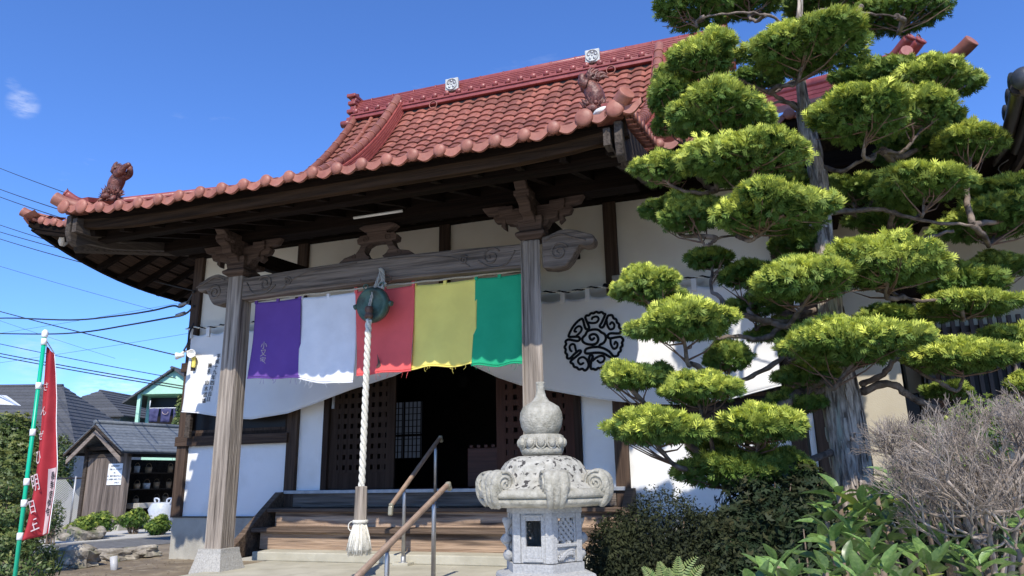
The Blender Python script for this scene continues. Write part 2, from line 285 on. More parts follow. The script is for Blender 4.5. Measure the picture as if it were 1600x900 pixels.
def leafmesh(P,U,V,N,tone,shape,sizes):
    """P centres, U long axis, V side axis, N normal (n,3); shape: list of leaflets, each a list of (u,v,w) verts"""
    n=len(P); vs=[];fs=[];k=sum(len(l) for l in shape)
    sh=np.array([q for l in shape for q in l],dtype=float)           # k,3
    A=P[:,None,:]+sizes[:,None,None]*(sh[None,:,0,None]*U[:,None,:]+sh[None,:,1,None]*V[:,None,:]+sh[None,:,2,None]*N[:,None,:])
    verts=A.reshape(-1,3)
    loops=[];starts=[];off=0
    tot=[len(l) for l in shape]
    base=np.arange(n)[:,None]*k+np.arange(k)[None,:]
    loops=base.reshape(-1)
    cnt=np.tile(np.array(tot),n); st=np.concatenate([[0],np.cumsum(cnt)[:-1]])
    me=bpy.data.meshes.new('foliage'); me.vertices.add(len(verts)); me.vertices.foreach_set('co',verts.astype(np.float32).ravel())
    me.loops.add(len(loops)); me.loops.foreach_set('vertex_index',loops.astype(np.int32))
    me.polygons.add(len(cnt)); me.polygons.foreach_set('loop_start',st.astype(np.int32)); me.polygons.foreach_set('loop_total',cnt.astype(np.int32))
    me.update(calc_edges=True)
    at=me.attributes.new('tone','FLOAT','POINT'); at.data.foreach_set('value',np.repeat(tone,k).astype(np.float32))
    return me
def unit(a): return a/np.maximum(1e-9,np.linalg.norm(a,axis=-1,keepdims=True))
def rhomb(u0,v0,ang,l,w,b=.0):
    c,s=math.cos(ang),math.sin(ang); f=lambda a,bb,z:(u0+a*c-bb*s,v0+a*s+bb*c,z)
    return [f(0,0,0),f(l*.5,-w/2,b),f(l,0,0),f(l*.5,w/2,b)]
FAN=[rhomb(-.45,0,0,1.1,.17,.05),rhomb(-.2,0,.62,.70,.15,.04),rhomb(-.2,0,-.62,.70,.15,.04),rhomb(.1,0,.5,.52,.14,.03),rhomb(.1,0,-.5,.52,.14,.03)]
LEAF1=[rhomb(-.5,0,0,1.0,.42,.05)]
LEAF3=[rhomb(-.5,0,0,1,.34,.06),rhomb(-.3,0,.9,.8,.3,.05),rhomb(-.3,0,-.9,.8,.3,.05)]
# ================================================================ SETTING
def sst(t): t=max(0,min(1,t)); return t*t*(3-2*t)
def gz(x,y): return .5*sst((y-1.5)/4.8)
g=MB(); xs=[-900,-400,-200,-120,-80,-50]+[-35+i*.7 for i in range(72)]+[18,25,40,80,160,400,900]; ys=[-300,-60,-20,-8]+[-4+i*.5 for i in range(72)]+[35,45,60,90,140,250,500,1200]
g.add([(x,y,gz(x,y)+(.012*math.sin(x*1.7+y)*math.sin(y*2.1) if y<25 else 0)) for y in ys for x in xs],[(j*len(xs)+i,j*len(xs)+i+1,(j+1)*len(xs)+i+1,(j+1)*len(xs)+i) for j in range(len(ys)-1) for i in range(len(xs)-1)],True)
g.build('ground',M['soil'],kind='structure')
def ground_poly(name,pix,z,m,t=.04):
    P=[atZ(x,y,z) for x,y in pix]; b=MB(); b.prism([(p.x,p.y) for p in P],lambda a,c,h:(a,c,h),z,z-t); return b.build(name,m,kind='structure')
ground_poly('road',[(40,868),(300,846),(300,833),(60,852)],.518,M['asphalt'])
ground_poly('footpath',[(60,852),(300,833),(300,822),(190,829),(40,846)],.534,M['pave'])
fc=MB(); fc.grid(lambda u,v:(-15+23*u,-14+18.4*v,gz(0,-14+18.4*v)+.03),8,30); fc.build('bounce_slab',M['bounce'],kind='structure')  # unseen pale slab, added to bounce sunlight into the porch shade
# entrance slab and steps
slab=MB(); slab.box(-6.02,-1.2,6.3,9.0,.3,.62); slab.build('entrance_slab',M['concrete'],bevel=.012,kind='structure')
st=MB(); st.box(-6.24,-1.5,7.98,9.0,.62,.725); st.build('concrete_step',M['concrete'],bevel=.012,kind='structure')
for i,(y,z) in enumerate(((5.98,.47),(5.66,.32),(5.34,.17))):
    b=MB(); b.box(-5.4,-1.4,y,y+.34,-.1,z); b.build('concrete_step',M['concrete'],bevel=.01,kind='structure')
# ================================================================ TEMPLE
T=thing('temple_hall','white-walled wooden temple hall with a red tiled roof and a pillared entrance porch','temple')
CX=-4.1
# --- walls
wl=bpy.data.objects.new('wall',None)
def wallp(x0,x1,z0,z1,m='white',y0=9.0): 
    b=MB(); b.box(x0,x1,y0,y0+.12,z0,z1); return b.build('wall_panel',M[m],T)
POSTX=[-8.4,-6.45,-1.73,.29]
wallp(-8.4,-6.45,1.09,2.1); wallp(-1.73,.29,1.09,2.1)
wallp(-6.45,-5.93,1.44,3.3); wallp(-2.24,-1.73,1.44,3.3)
wallp(-8.4,-6.45,3.25,5.1,'cream_up'); wallp(-1.73,.29,3.25,5.1,'cream_up'); wallp(-6.45,-4.1,3.3,5.1,'cream_up'); wallp(-4.1,-1.73,3.3,5.1,'cream_up')
for x in POSTX:
    b=MB(); b.box(x-.085,x+.085,8.935,9.14,1.09,5.25); b.build('post',M['post'] if x!=-6.45 else M['post'],T,bevel=.008)
b=MB(); b.box(-4.18,-4.02,8.94,9.13,3.35,5.25); b.build('post',M['post'],T,bevel=.008)
for x0,x1 in ((-8.5,-6.5),(-1.65,.21)):
    b=MB(); b.box(x0,x1,8.9,8.998,2.1,2.24); b.build('wall_rail',M['rail'],T,bevel=.006)
b=MB(); b.box(-8.5,.4,8.88,8.932,3.22,3.36); b.build('lintel',M['rail'],T,bevel=.006)
b=MB(); b.box(-8.55,.45,8.85,9.15,5.06,5.34); b.build('wall_plate',M['dark_x'],T,bevel=.01)
for x0,x1 in ((-8.47,-6.2),(-1.95,.36)):
    b=MB(); b.box(x0,x1,8.97,9.16,.2,1.085); b.build('foundation',M['found'],T,bevel=.01)
b=MB(); b.box(-8.5,-6.4,8.955,9.0,1.075,1.095); b.box(-1.7,.36,8.955,9.0,1.075,1.095); b.build('flashing',M['gutter'],T)
# side & back walls, close the hall
b=MB(); b.box(-8.46,-8.34,9.12,16.8,.4,5.3); b.box(.23,.35,9.12,16.8,.4,5.3); b.box(-8.46,.35,16.8,16.92,.4,5.3); b.build('side_wall',M['white'],T)
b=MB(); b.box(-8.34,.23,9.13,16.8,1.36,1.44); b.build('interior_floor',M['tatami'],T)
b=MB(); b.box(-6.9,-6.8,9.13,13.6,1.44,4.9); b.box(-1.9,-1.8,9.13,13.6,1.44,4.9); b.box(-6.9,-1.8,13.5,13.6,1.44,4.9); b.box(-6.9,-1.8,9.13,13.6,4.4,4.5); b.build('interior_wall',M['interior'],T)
# windows either side
def window(x0,x1,z0,z1,n):
    f=MB(); t=.05; y0,y1=8.96,9.04
    f.box(x0,x1,y0,y1,z1-t,z1); f.box(x0,x1,y0,y1,z0,z0+t)
    for i in range(n+1):
        x=x0+(x1-x0-t)*i/n; f.box(x,x+t,y0+.004,y1-.004,z0+t,z1-t)
    w=f.build('window',M['door'],T,bevel=.004)
    for i in range(n):
        g=MB(); xa=x0+(x1-x0)*i/n; xb=x0+(x1-x0)*(i+1)/n; g.box(xa+.03,xb-.0,9.01,9.018,z0+.04,z1-.04); g.build('pane',M['glass'],w)
        s=MB(); s.box(xa+.05,xb-.03,8.975,9.008,z0+.05,z0+.09); s.box(xa+.05,xb-.03,8.975,9.008,z0+.20,z0+.235) if n>2 else None; s.build('sash_rail',M['post'],w)
window(-8.31,-6.54,2.24,3.22,2); window(-1.64,.2,2.24,3.22,3)
# --- door opening, doors with square lattice
b=MB(); b.box(-5.93,-2.24,8.95,9.12,3.3,3.46); b.box(-5.95,-5.86,8.95,9.12,1.44,3.3); b.box(-2.31,-2.22,8.95,9.12,1.44,3.3); b.build('door_frame',M['door'],T,bevel=.006)
b=MB(); b.box(-6.5,-1.7,8.9,9.13,1.395,1.44); b.build('door_sill',M['metal'],T,bevel=.004)
def door(x0,x1,y,m,nx,nz,open_=True):
    f=MB(); z0,z1=1.445,3.3; s=.085
    f.box(x0,x0+s*1.5,y,y+.045,z0,z1); f.box(x1-s*1.5,x1,y,y+.045,z0,z1); f.box(x0+s*1.5,x1-s*1.5,y,y+.044,z0,z0+.22); f.box(x0+s*1.5,x1-s*1.5,y,y+.044,z1-.09,z1)
    d=f.build('door',M[m],T,bevel=.004); bx0,bx1,bz0,bz1=x0+s*1.5,x1-s*1.5,z0+.22,z1-.09
    px=(bx1-bx0)/nx; pz=(bz1-bz0)/nz
    v=MB(); v.box(-px*.3,px*.3,.006,.034,bz0,bz1); vm=v.mesh('bar',M[m]); h=MB(); h.box(bx0,bx1,.002,.03,-pz*.27,pz*.27); hm=h.mesh('bar',M[m])
    for i in range(nx): inst(vm,'lattice_bar',d,Matrix.Translation((bx0+px*(i+.5)+0*px,y,0)))
    for j in range(nz+1): inst(hm,'lattice_bar',d,Matrix.Translation((0,y+.0,bz0+pz*j)))
    return d
door(-5.86,-4.84,9.0,'door',7,11)
d=door(-3.36,-2.31,9.0,'door_r',6,11); b=MB(); b.sphere((-2.43,8.99,2.9),.02,8,6); b.build('door_stud',M['metal'],d)
b=MB(); b.box(-5.84,-5.80,8.985,8.998,2.55,2.85); b.build('door_bolt',M['metal'],T)
# shoji screen inside
sh=MB(); Y1=11.3; X0,X1=atY(616,670,Y1).x,atY(658,670,Y1).x; zs0,zs1=atY(636,716,Y1).z,atY(636,628,Y1).z; SX=[(X0,atY(629,670,Y1).x),(atY(632.5,670,Y1).x,X1)]
for i in range(2):
    sh.box(SX[i][0],SX[i][1],Y1,Y1+.02,zs0,zs1)
so_=sh.build('shoji_screen',M['shoji'],T)
k=MB()
for i in range(2):
    xa,xb_=SX[i]; nn_=3+2*i
    for j in range(nn_): k.box(xa+(xb_-xa)*j/(nn_-1)-.006,xa+(xb_-xa)*j/(nn_-1)+.006,Y1-.02,Y1-.002,zs0,zs1)
    for j in range(10): k.box(xa,xb_,Y1-.024,Y1-.006,zs0+(zs1-zs0)*j/9-.006,zs0+(zs1-zs0)*j/9+.006)
k.box(X0-.02,X1+.03,Y1-.03,Y1-.004,zs0+.38*(zs1-zs0),zs0+.42*(zs1-zs0))
k.build('shoji_grid',M['interior'],so_)
# --- stairs
b=MB(); b.box(-6.36,-1.82,8.93,8.998,1.22,1.394); b.build('sill_board',M['grey_x'],T,bevel=.004)
b=MB(); b.box(-6.5,-1.7,8.56,8.93,1.165,1.215); b.build('stair_tread',M['step_dark'],T,bevel=.01)
b=MB(); b.box(-6.4,-1.75,8.62,8.9,.985,1.163); b.build('stair_riser',M['step'],T)
b=MB(); b.box(-6.5,-1.7,8.26,8.62,.93,.983); b.build('stair_tread',M['step_dark'],T,bevel=.01)
b=MB(); b.box(-6.4,-1.75,8.33,8.6,.727,.928); b.build('stair_riser',M['step'],T)
for x in (-6.56,-1.64):
    b=MB(); b.prism([(9.0,1.42),(8.86,1.42),(7.92,.745),(7.92,.63),(9.0,.63)],lambda a,c,t:(t,a,c),x-.05,x+.05); b.build('stair_stringer',M['step_dark'],T,bevel=.008)
# --- porch columns, brackets, rainbow beam
for cx in (-6.0,-2.2):
    b=MB(); b.tube([(cx,7.1,.84),(cx,7.1,4.0)],[.155,.142],4,True,False); o=b.build('porch_column',M['grey_z'],T)
    me=o.data
    for v in me.vertices:   # square section turned to the front
        dx,dy=v.co.x-cx,v.co.y-7.1; a=math.atan2(dy,dx); r=math.hypot(dx,dy); k=round((a-PI/4)/(PI/2))*PI/2+PI/4; v.co.x=cx+r*math.cos(k); v.co.y=7.1+r*math.sin(k)
    q=o.modifiers.new('chamfer','BEVEL'); q.width=.022; q.segments=2
    b=MB(); b.tube([(cx,7.1,.5),(cx,7.1,.8),(cx,7.1,.85)],[.33,.225,.218],4,True,False); o=b.build('column_base',M['granite'],T)
    for v in o.data.vertices:
        dx,dy=v.co.x-cx,v.co.y-7.1; a=math.atan2(dy,dx); r=math.hypot(dx,dy); k=round((a-PI/4)/(PI/2))*PI/2+PI/4; v.co.x=cx+r*math.cos(k); v.co.y=7.1+r*math.sin(k)
    q=o.modifiers.new('chamfer','BEVEL'); q.width=.018; q.segments=2
    # bracket set: bearing block, crossed arms, small blocks
    b=MB(); b.lathe([(.14,4.0),(.22,4.035),(.23,4.06),(.22,4.075),(.17,4.10),(.19,4.19),(.19,4.25)],(cx,7.1,0),4,None,False,PI/4); b.build('bearing_block',M['carve'],T,bevel=.006)
    armx=[(-.36,.22),(-.37,.15),(-.30,.13),(-.29,.06),(-.2,.04),(-.16,-.03),(.16,-.03),(.2,.04),(.29,.06),(.30,.13),(.37,.15),(.36,.22)]
    b=MB(); b.prism(armx,lambda a,c,t:(cx+a,7.1+t,4.17+c),-.07,.07); b.build('bracket_arm',M['carve'],T,bevel=.012)
    nose=[(-.40,.34),(-.50,.44),(-.53,.36),(-.44,.27),(-.46,.19),(-.34,.15),(-.32,.08),(-.2,.06),(-.16,.0),(.4,.0),(.4,.34)]
    b=MB(); b.prism([(a*.9,c) for a,c in nose],lambda a,c,t:(cx+t,7.1+a,4.17+c),-.065,.065); b.build('bracket_nose',M['carve'],T,bevel=.012)
    for s in (-1,1):
        b=MB(); b.lathe([(.085,0),(.12,.04),(.12,.09)],(cx+s*.29,7.1,4.33),4,None,False,PI/4); b.build('bracket_block',M['carve'],T,bevel=.006)
        wing=[(.30,.0),(.36,.05),(.34,.09),(.42,.10),(.45,.16),(.42,.19),(.53,.21),(.58,.29),(.30,.29)]
        b=MB(); b.prism([(s*a,c) for a,c in wing],lambda a,c,t:(cx+a,7.1+t,4.16+c),-.045,.045); b.build('bracket_wing',M['carve'],T,bevel=.01)
    b=MB(); b.lathe([(.085,0),(.12,.04),(.12,.09)],(cx,6.78,4.36),4,None,False,PI/4); b.build('bracket_block',M['carve'],T,bevel=.006)
# rainbow beam between the columns, swelling in the middle
n=24; top=[(-5.89+3.6*i/n,3.965+.045*math.sin(PI*i/n)) for i in range(n+1)]; bot=[(-5.89+3.6*i/n,3.695+.03*math.sin(PI*i/n)) for i in range(n+1)]
b=MB(); b.prism(bot+top[::-1],lambda a,c,t:(a,t,c),7.0,7.2); beam=b.build('rainbow_beam',M['grey_x'],T,bevel=.018)
def spiral(cx,cz,r0,turns,s,y,rt,a0=0,n=28):
    return [(cx+s*r0*(1-.85*i/n)*math.cos(a0+2*PI*turns*i/n),y,cz+r0*(1-.85*i/n)*math.sin(a0+2*PI*turns*i/n)) for i in range(n+1)]
b=MB()
for sx in (-1,1):
    for (ox,r) in ((1.45,.105),(1.13,.055)):
        b.tube(spiral(CX+sx*ox,3.86,r,1.6,sx,6.995,0,.5),.010,5)
        b.tube(spiral(CX+sx*ox,3.86,r*.8,1.3,sx,6.995,0,2),.007,5)
    b.tube(catmull([(CX+sx*1.3,6.995,3.83),(CX+sx*1.45,6.995,3.74),(CX+sx*1.62,6.995,3.76),(CX+sx*1.72,6.995,3.9)]),.009,5)
    b.tube(catmull([(CX+sx*.2,6.995,3.98),(CX+sx*.7,6.995,3.95),(CX+sx*1.0,6.995,3.9),(CX+sx*1.2,6.995,3.78)]),.007,5)
    b.tube([(CX+sx*i*.11,6.994,3.725+.028*math.cos(i*.11*PI/3.6)) for i in range(17)],.006,4)
b.build('carved_scroll',M['grey_x'],beam)
for s,cx in ((-1,-6.11),(1,-2.09)):   # elephant-nose beam ends
    o_=[(0,-.14),(.13,-.165),(.24,-.15),(.31,-.09),(.36,-.01),(.41,.055),(.47,.04),(.54,.05),(.57,.10),(.55,.155),(.47,.19),(.36,.235),(.22,.255),(.08,.21),(0,.20)]
    if s<0: o_=[(a*.83,c*.96) for a,c in o_]
    P=[Vector((a,c,0)) for a,c in o_]
    b=MB(); b.prism([(s*p.x,p.y) for p in catmull(P[1:-1],4)]+[(0,.20),(0,-.14)],lambda a,c,t:(cx+a,t,3.82+c),7.01,7.19); e=b.build('beam_nose',M['grey_x'],T,bevel=.02)
    b=MB(); b.tube(spiral(cx+s*.19,3.83,.10,1.7,s,7.005,0,.4),.011,5); b.tube(catmull([(cx+s*.05,7.005,3.97),(cx+s*.2,7.0,4.02),(cx+s*.36,7.005,3.96),(cx+s*.48,7.005,3.92)]),.009,5); b.build('carved_scroll',M['grey_x'],e)
# frog-leg strut
fr=[(0,.425),(.17,.425),(.24,.40),(.19,.36),(.12,.33),(.14,.30),(.22,.30),(.26,.26),(.25,.21),(.20,.20),(.22,.15),(.27,.09),(.34,.075),(.42,.055),(.49,.005),(.46,-.01),(.12,-.01),(.08,.03),(.13,.06),(.16,.11),(.13,.17),(.07,.20),(0,.205)]
b=MB()
for s in (-1,1): b.prism([(s*a,c) for a,c in fr],lambda a,c,t:(-4.08+a,t,4.012+c),7.04,7.16)
fo=b.build('frog_leg_strut',M['carve'],T)
b=MB()
for s in (-1,1):
    b.tube(spiral(-4.08+s*.15,4.262,.05,1.4,s,7.035,0,1),.007,5); b.tube(spiral(-4.08+s*.3,4.07,.035,1.2,s,7.035,0,2),.006,5)
b.build('carved_scroll',M['carve'],fo)
# keta beam over the brackets
b=MB(); b.box(-7.15,-1.05,6.98,7.22,4.445,4.70); b.build('eave_beam',M['dark_x'],T,bevel=.012)
b=MB(); b.box(-7.15,-1.05,6.0,6.13,4.29,4.44); b.build('eave_beam',M['dark_x'],T,bevel=.01)
# connecting beams back to the wall above columns
for cx in (-6.0,-2.2):
    b=MB(); b.bar((cx,7.2,4.3),(cx,8.94,4.42),.13,.2); b.build('tie_beam',M['dark_y'],T,bevel=.012)
# ---------------------------------------------------------------- ROOF
def zm(Y): u=Y-7.45; return 5.02+.447*u+.0131*u*u*u if u>0 else 5.02+.447*u
def lift(dx,a=3.0): u=max(0,abs(dx)-a)/3.3; return .46*u*u
def plift(dx): u=max(0,abs(dx)-1.9)/1.3; return .10*u*u
def zf(X,Y):                       # front slope, porch included
    dx=X-CX
    if Y<7.45: return 4.445+.3108*(Y-5.6)+plift(dx)*max(0,1-(Y-5.6)/1.9)
    return zm(Y)+lift(dx)*max(0,1-(Y-7.45)/2.4)
YR=12.9; DE=6.22; DV=4.0            # ridge line, eave and verge half widths
def zs(dx,Y): return zm(7.45+(DE-dx))+ .46*(max(0,(2.6-(Y-7.45))/2.6)**2)*max(0,1-(DE-dx)/2.4)
R_=MB()
def sheet(f,u0,u1,v0,v1,nu,nv,z0,th,clip=None):
    def fn(u,v):
        a=u0+(u1-u0)*u; c=v0+(v1-v0)*v; return f(a,c)
    t=[];bt=[]
    for j in range(nv+1):
        for i in range(nu+1):
            p=fn(i/nu,j/nv); t.append((p[0],p[1],p[2]-z0)); bt.append((p[0],p[1],p[2]-z0-th))
    N=nu+1; F=[(j*N+i,j*N+i+1,(j+1)*N+i+1,(j+1)*N+i) for j in range(nv) for i in range(nu)]
    o=len(t); G=[tuple(reversed([q+o for q in f_])) for f_ in F]
    rim=[i for i in range(N)]+[j*N+nu for j in range(1,nv+1)]+[nv*N+i for i in range(nu-1,-1,-1)]+[j*N for j in range(nv-1,0,-1)]
    H=[(rim[k],rim[k]+o,rim[(k+1)%len(rim)]+o,rim[(k+1)%len(rim)]) for k in range(len(rim))]
    R_.add(t+bt,F+G+H)
def hipw(Y): return DE-max(0,min(DE-DV,Y-7.45))
def f_front(a,c): w=hipw(c); X=CX+a*w; return (X,c,zf(X,c))
def f_back(a,c): w=hipw(c); X=CX+a*w; return (X,2*YR-c,zf(X,c))
def f_porch(a,c): X=CX+a*3.08; return (X,c,zf(X,c))
sheet(f_front,-1,1,7.48,YR-.02,40,26,.02,.09); sheet(f_back,-1,1,7.48,YR-.02,24,14,.02,.09); sheet(f_porch,-1,1,5.74,7.47,24,8,.02,.07)
for s in (-1,1):
    def f_side(a,c,s=s): 
        dx=DE-c*(DE-DV+.15); e=7.45+c*(DE-DV+.15); Y=e+(2*YR-2*e)*a; yy=min(Y,2*YR-Y); return (CX+s*dx,Y,zs(dx,yy))
    sheet(f_side,0,1,0,1,40,8,.025,.09)
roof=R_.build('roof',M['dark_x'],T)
# gable walls
for s in (-1,1):
    b=MB(); x=CX+s*3.62
    P=[(Y,zm(Y)-.1) for Y in np.linspace(9.7,12.9,8)]+[(2*YR-Y,zm(Y)-.1) for Y in np.linspace(12.9,9.7,8)][1:]
    b.prism(P,lambda a,c,t:(t,a,c),x-.04,x+.04); b.build('gable_wall',M['white'],roof)
# soffit boards under the porch and the main eaves
for i in range(8):
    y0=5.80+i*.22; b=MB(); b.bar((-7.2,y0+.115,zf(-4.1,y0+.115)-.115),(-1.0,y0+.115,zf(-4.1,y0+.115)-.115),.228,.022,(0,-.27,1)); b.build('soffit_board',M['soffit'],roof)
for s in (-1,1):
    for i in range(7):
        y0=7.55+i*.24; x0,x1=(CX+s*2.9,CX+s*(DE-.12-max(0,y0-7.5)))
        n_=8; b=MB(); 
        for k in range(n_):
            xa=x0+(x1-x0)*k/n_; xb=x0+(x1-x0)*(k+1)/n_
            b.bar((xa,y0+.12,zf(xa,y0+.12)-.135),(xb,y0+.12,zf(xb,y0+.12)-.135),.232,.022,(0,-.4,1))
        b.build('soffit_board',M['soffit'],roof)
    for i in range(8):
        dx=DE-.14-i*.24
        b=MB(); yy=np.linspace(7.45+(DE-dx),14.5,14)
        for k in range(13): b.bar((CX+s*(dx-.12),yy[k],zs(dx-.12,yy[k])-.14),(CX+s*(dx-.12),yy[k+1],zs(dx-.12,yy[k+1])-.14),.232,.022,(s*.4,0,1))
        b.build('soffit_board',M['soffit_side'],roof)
# rafters
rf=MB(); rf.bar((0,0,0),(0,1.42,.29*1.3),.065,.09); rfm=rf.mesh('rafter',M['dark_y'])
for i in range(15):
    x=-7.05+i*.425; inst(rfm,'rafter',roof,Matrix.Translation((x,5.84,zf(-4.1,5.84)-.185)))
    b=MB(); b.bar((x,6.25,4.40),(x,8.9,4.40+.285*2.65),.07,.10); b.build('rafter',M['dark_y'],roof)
for s in (-1,1):
    for i in range(9):
        x=CX+s*(3.05+i*.36); 
        if abs(x-CX)>6.0: continue
        y1=min(9.6,7.45+(DE-abs(x-CX))+.0) if abs(x-CX)>4.4 else 9.0
        if y1<7.9: continue
        b=MB(); b.bar((x,7.58,zf(x,7.58)-.21),(x,y1,zf(x,y1)-.21),.065,.10); b.build('rafter',M['dark_y'],roof)
    for i in range(20):
        y=7.8+i*.42; xo=CX+s*(DE-.13); xi=CX+s*max(4.36,DE-(y-7.45)) if y<9.2 else CX+s*4.36
        if abs(xo-xi)<.3: continue
        b=MB(); b.bar((xo,y,zs(abs(xo-CX),y)-.21),(xi,y,zs(abs(xi-CX),y)-.21),.065,.10); b.build('rafter',M['dark_x'],roof)
    # hip rafter to the corner
    b=MB(); b.bar((CX+s*5.72,7.86,5.12),(CX+s*4.3,9.15,5.26),.15,.2); b.build('hip_rafter',M['hafu'],roof,bevel=.01)
    b=MB(); b.box(*sorted((CX+s*4.2,CX+s*4.45)),8.0,16,5.1,5.3); b.build('side_plate',M['dark_y'],roof)
# fascias
b=MB()
for k in range(26):
    xa=-7.28+6.36*k/26; xb=-7.28+6.36*(k+1)/26; b.bar((xa,5.79,zf(xa,5.62)-.06),(xb,5.79,zf(xb,5.62)-.06),.08,.19)
b.build('fascia',M['fascia'],roof)
for s in (-1,1):
    b=MB(); xs_=np.linspace(3.0,DE-.06,14)
    for k in range(13): b.bar((CX+s*xs_[k],7.53,zf(CX+s*xs_[k],7.5)-.11),(CX+s*xs_[k+1],7.53,zf(CX+s*xs_[k+1],7.5)-.11),.07,.13)
    b.build('fascia',M['dark_x'],roof)
    b=MB(); yy=np.linspace(7.5,15,24)
    for k in range(23): b.bar((CX+s*(DE-.06),yy[k],zs(DE-.06,yy[k])-.11),(CX+s*(DE-.06),yy[k+1],zs(DE-.06,yy[k+1])-.11),.07,.13)
    b.build('fascia',M['dark_y'],roof)
    # porch verge boards (hafu) and hanging fin
    x=CX+s*3.12; P=[(5.66,4.52),(7.4,4.95),(7.4,4.60),(6.9,4.46),(6.3,4.30),(5.95,4.26),(5.78,4.18),(5.70,4.22),(5.66,4.32)]
    b=MB(); b.prism(P,lambda a,c,t:(t,a,c-.02),x-.035,x+.035); b.build('verge_board',M['hafu'],roof,bevel=.01)
    b=MB(); b.prism([(a,c-.07) for a,c in P[:1]+P[1:2]+[(7.2,4.72),(6.3,4.42),(5.66,4.36)]],lambda a,c,t:(t,a,c),x-s*.10-.03,x-s*.10+.03); b.build('verge_board',M['hafu'],roof)
# --- tiles
TW=.272; TE=.235
def tilemesh():
    b=MB(); N=8; pr=lambda u:-.016*math.sin(2*PI*u)+.005*math.cos(4*PI*u)
    vs=[(TW*1.03*i/N,0,pr(i/N)+.040) for i in range(N+1)]+[(TW*1.03*i/N,.262,pr(i/N)+.008) for i in range(N+1)]+[(TW*1.03*i/N,0.004,pr(i/N)+.006) for i in range(N+1)]
    M_=N+1; b.add(vs,[(i,i+1,M_+i+1,M_+i) for i in range(N)],True); b.add([vs[i] for i in range(M_)]+[vs[2*M_+i] for i in range(M_)],[(M_+i,M_+i+1,i+1,i) for i in range(N)])
    return b
tb=tilemesh(); tm=tb.mesh('roof_tile',M['tile'])
rows=[];Y=5.62
while Y<12.72:
    e=.01; z0=zf(-4.1,Y);z1=zf(-4.1,Y+e) if abs(Y-7.445)>.02 else z0+.004; sl=math.atan2(z1-z0,e); rows.append((Y,sl)); Y+=TE*math.cos(sl)
stuff=MB(); near=0
for (Y,sl) in rows:
    half=3.13 if Y<7.44 else (hipw(Y)-.05)
    n0=int(half/TW); 
    for j in range(-n0-1,n0+1):
        x0=CX+j*TW; 
        if x0<CX-half-.02 or x0+TW>CX+half+.02: continue
        z=zf(x0+TW/2,Y); zz=(zf(x0+TW,Y)-zf(x0,Y))/TW
        ex=Vector((1,0,zz)).normalized(); ey=Vector((0,math.cos(sl),math.sin(sl))); ez=ex.cross(ey).normalized()
        mw=frame((x0,Y,zf(x0,Y)-.012),ex,ey,ez)
        if (Y>10.9 and abs(x0+TW/2-CX)<2.75) or (Y>7.4 and Y<7.9 and x0>-1.0 and x0<1.4): inst(tm,'roof_tile',roof,mw); near+=1
        else: stuff.add([mw@Vector(v) for v in tb.v],tb.f,True)
for s in (-1,1):   # side slopes
    dx=DE-.03
    while dx>DV+.1:
        z0=zm(7.45+DE-dx); sl=math.atan(.447+.122*(DE-dx)); Y=7.45+(DE-dx)+.1
        while Y<2*YR-(7.45+DE-dx)-.3:
            ey=Vector((-s*math.cos(sl),0,math.sin(sl))); ex=Vector((0,s,0)); ez=ex.cross(ey)
            yy=Y if s>0 else Y+TW
            stuff.add([frame((CX+s*dx,yy,zs(dx,min(Y,2*YR-Y))-.012),ex,ey,ez)@Vector(v) for v in tb.v],tb.f,True); Y+=TW
        dx-=TE*math.cos(sl)
stuff.build('roof_tiles_far',M['tile'],roof,kind='stuff')
# eave tiles: round cap and wavy pendant
def eavemesh(r=.061,big=False):
    b=MB(); b.lathe([(r*.99,.0),(r,.010),(r*.96,.022),(r*.80,.032),(r*.5,.040),(.001,.044)],(0,0,0),18,(0,-1,0)); b.lathe([(r*.5,-.16),(r*.6,0)],(0,0,.03),12,(0,-1,0))
    N=8; pts=[(r*.55+(TW-r*1.1)*i/N) for i in range(N+1)]
    top=[.022-.034*math.sin(PI*i/N)+.03*i/N for i in range(N+1)]; hb=[t-.058-.022*math.sin(PI*min(1,i/N*1.1)) for i,t in enumerate(top)]
    f=[(x,-.004,t) for x,t in zip(pts,top)]+[(x,-.008,t) for x,t in zip(pts,hb)]+[(x,.20,t+.058) for x,t in zip(pts,top)]+[(x,.02,t) for x,t in zip(pts,hb)]
    M_=N+1; b.add(f,[(M_+i,M_+i+1,i+1,i) for i in range(N)]+[(i,i+1,2*M_+i+1,2*M_+i) for i in range(N)]+[(3*M_+i,3*M_+i+1,M_+i+1,M_+i) for i in range(N)],False)
    return b.mesh('eave_tile',M['cap'])
em=eavemesh(); emb=eavemesh(.082)
n_=23
for j in range(n_+1):
    x=CX-3.12+j*6.24/n_; big=j in(0,1,n_-1,n_); 
    zz=(zf(x+.05,5.6)-zf(x-.05,5.6))/.1; ex=Vector((1,0,zz)).normalized()
    if j==n_: ex_s=.3
    inst(emb if big else em,'eave_tile',roof,frame((x,5.585,zf(x,5.62)+(.035 if big else .015)),ex,(0,1,.0),(0,0,1)))
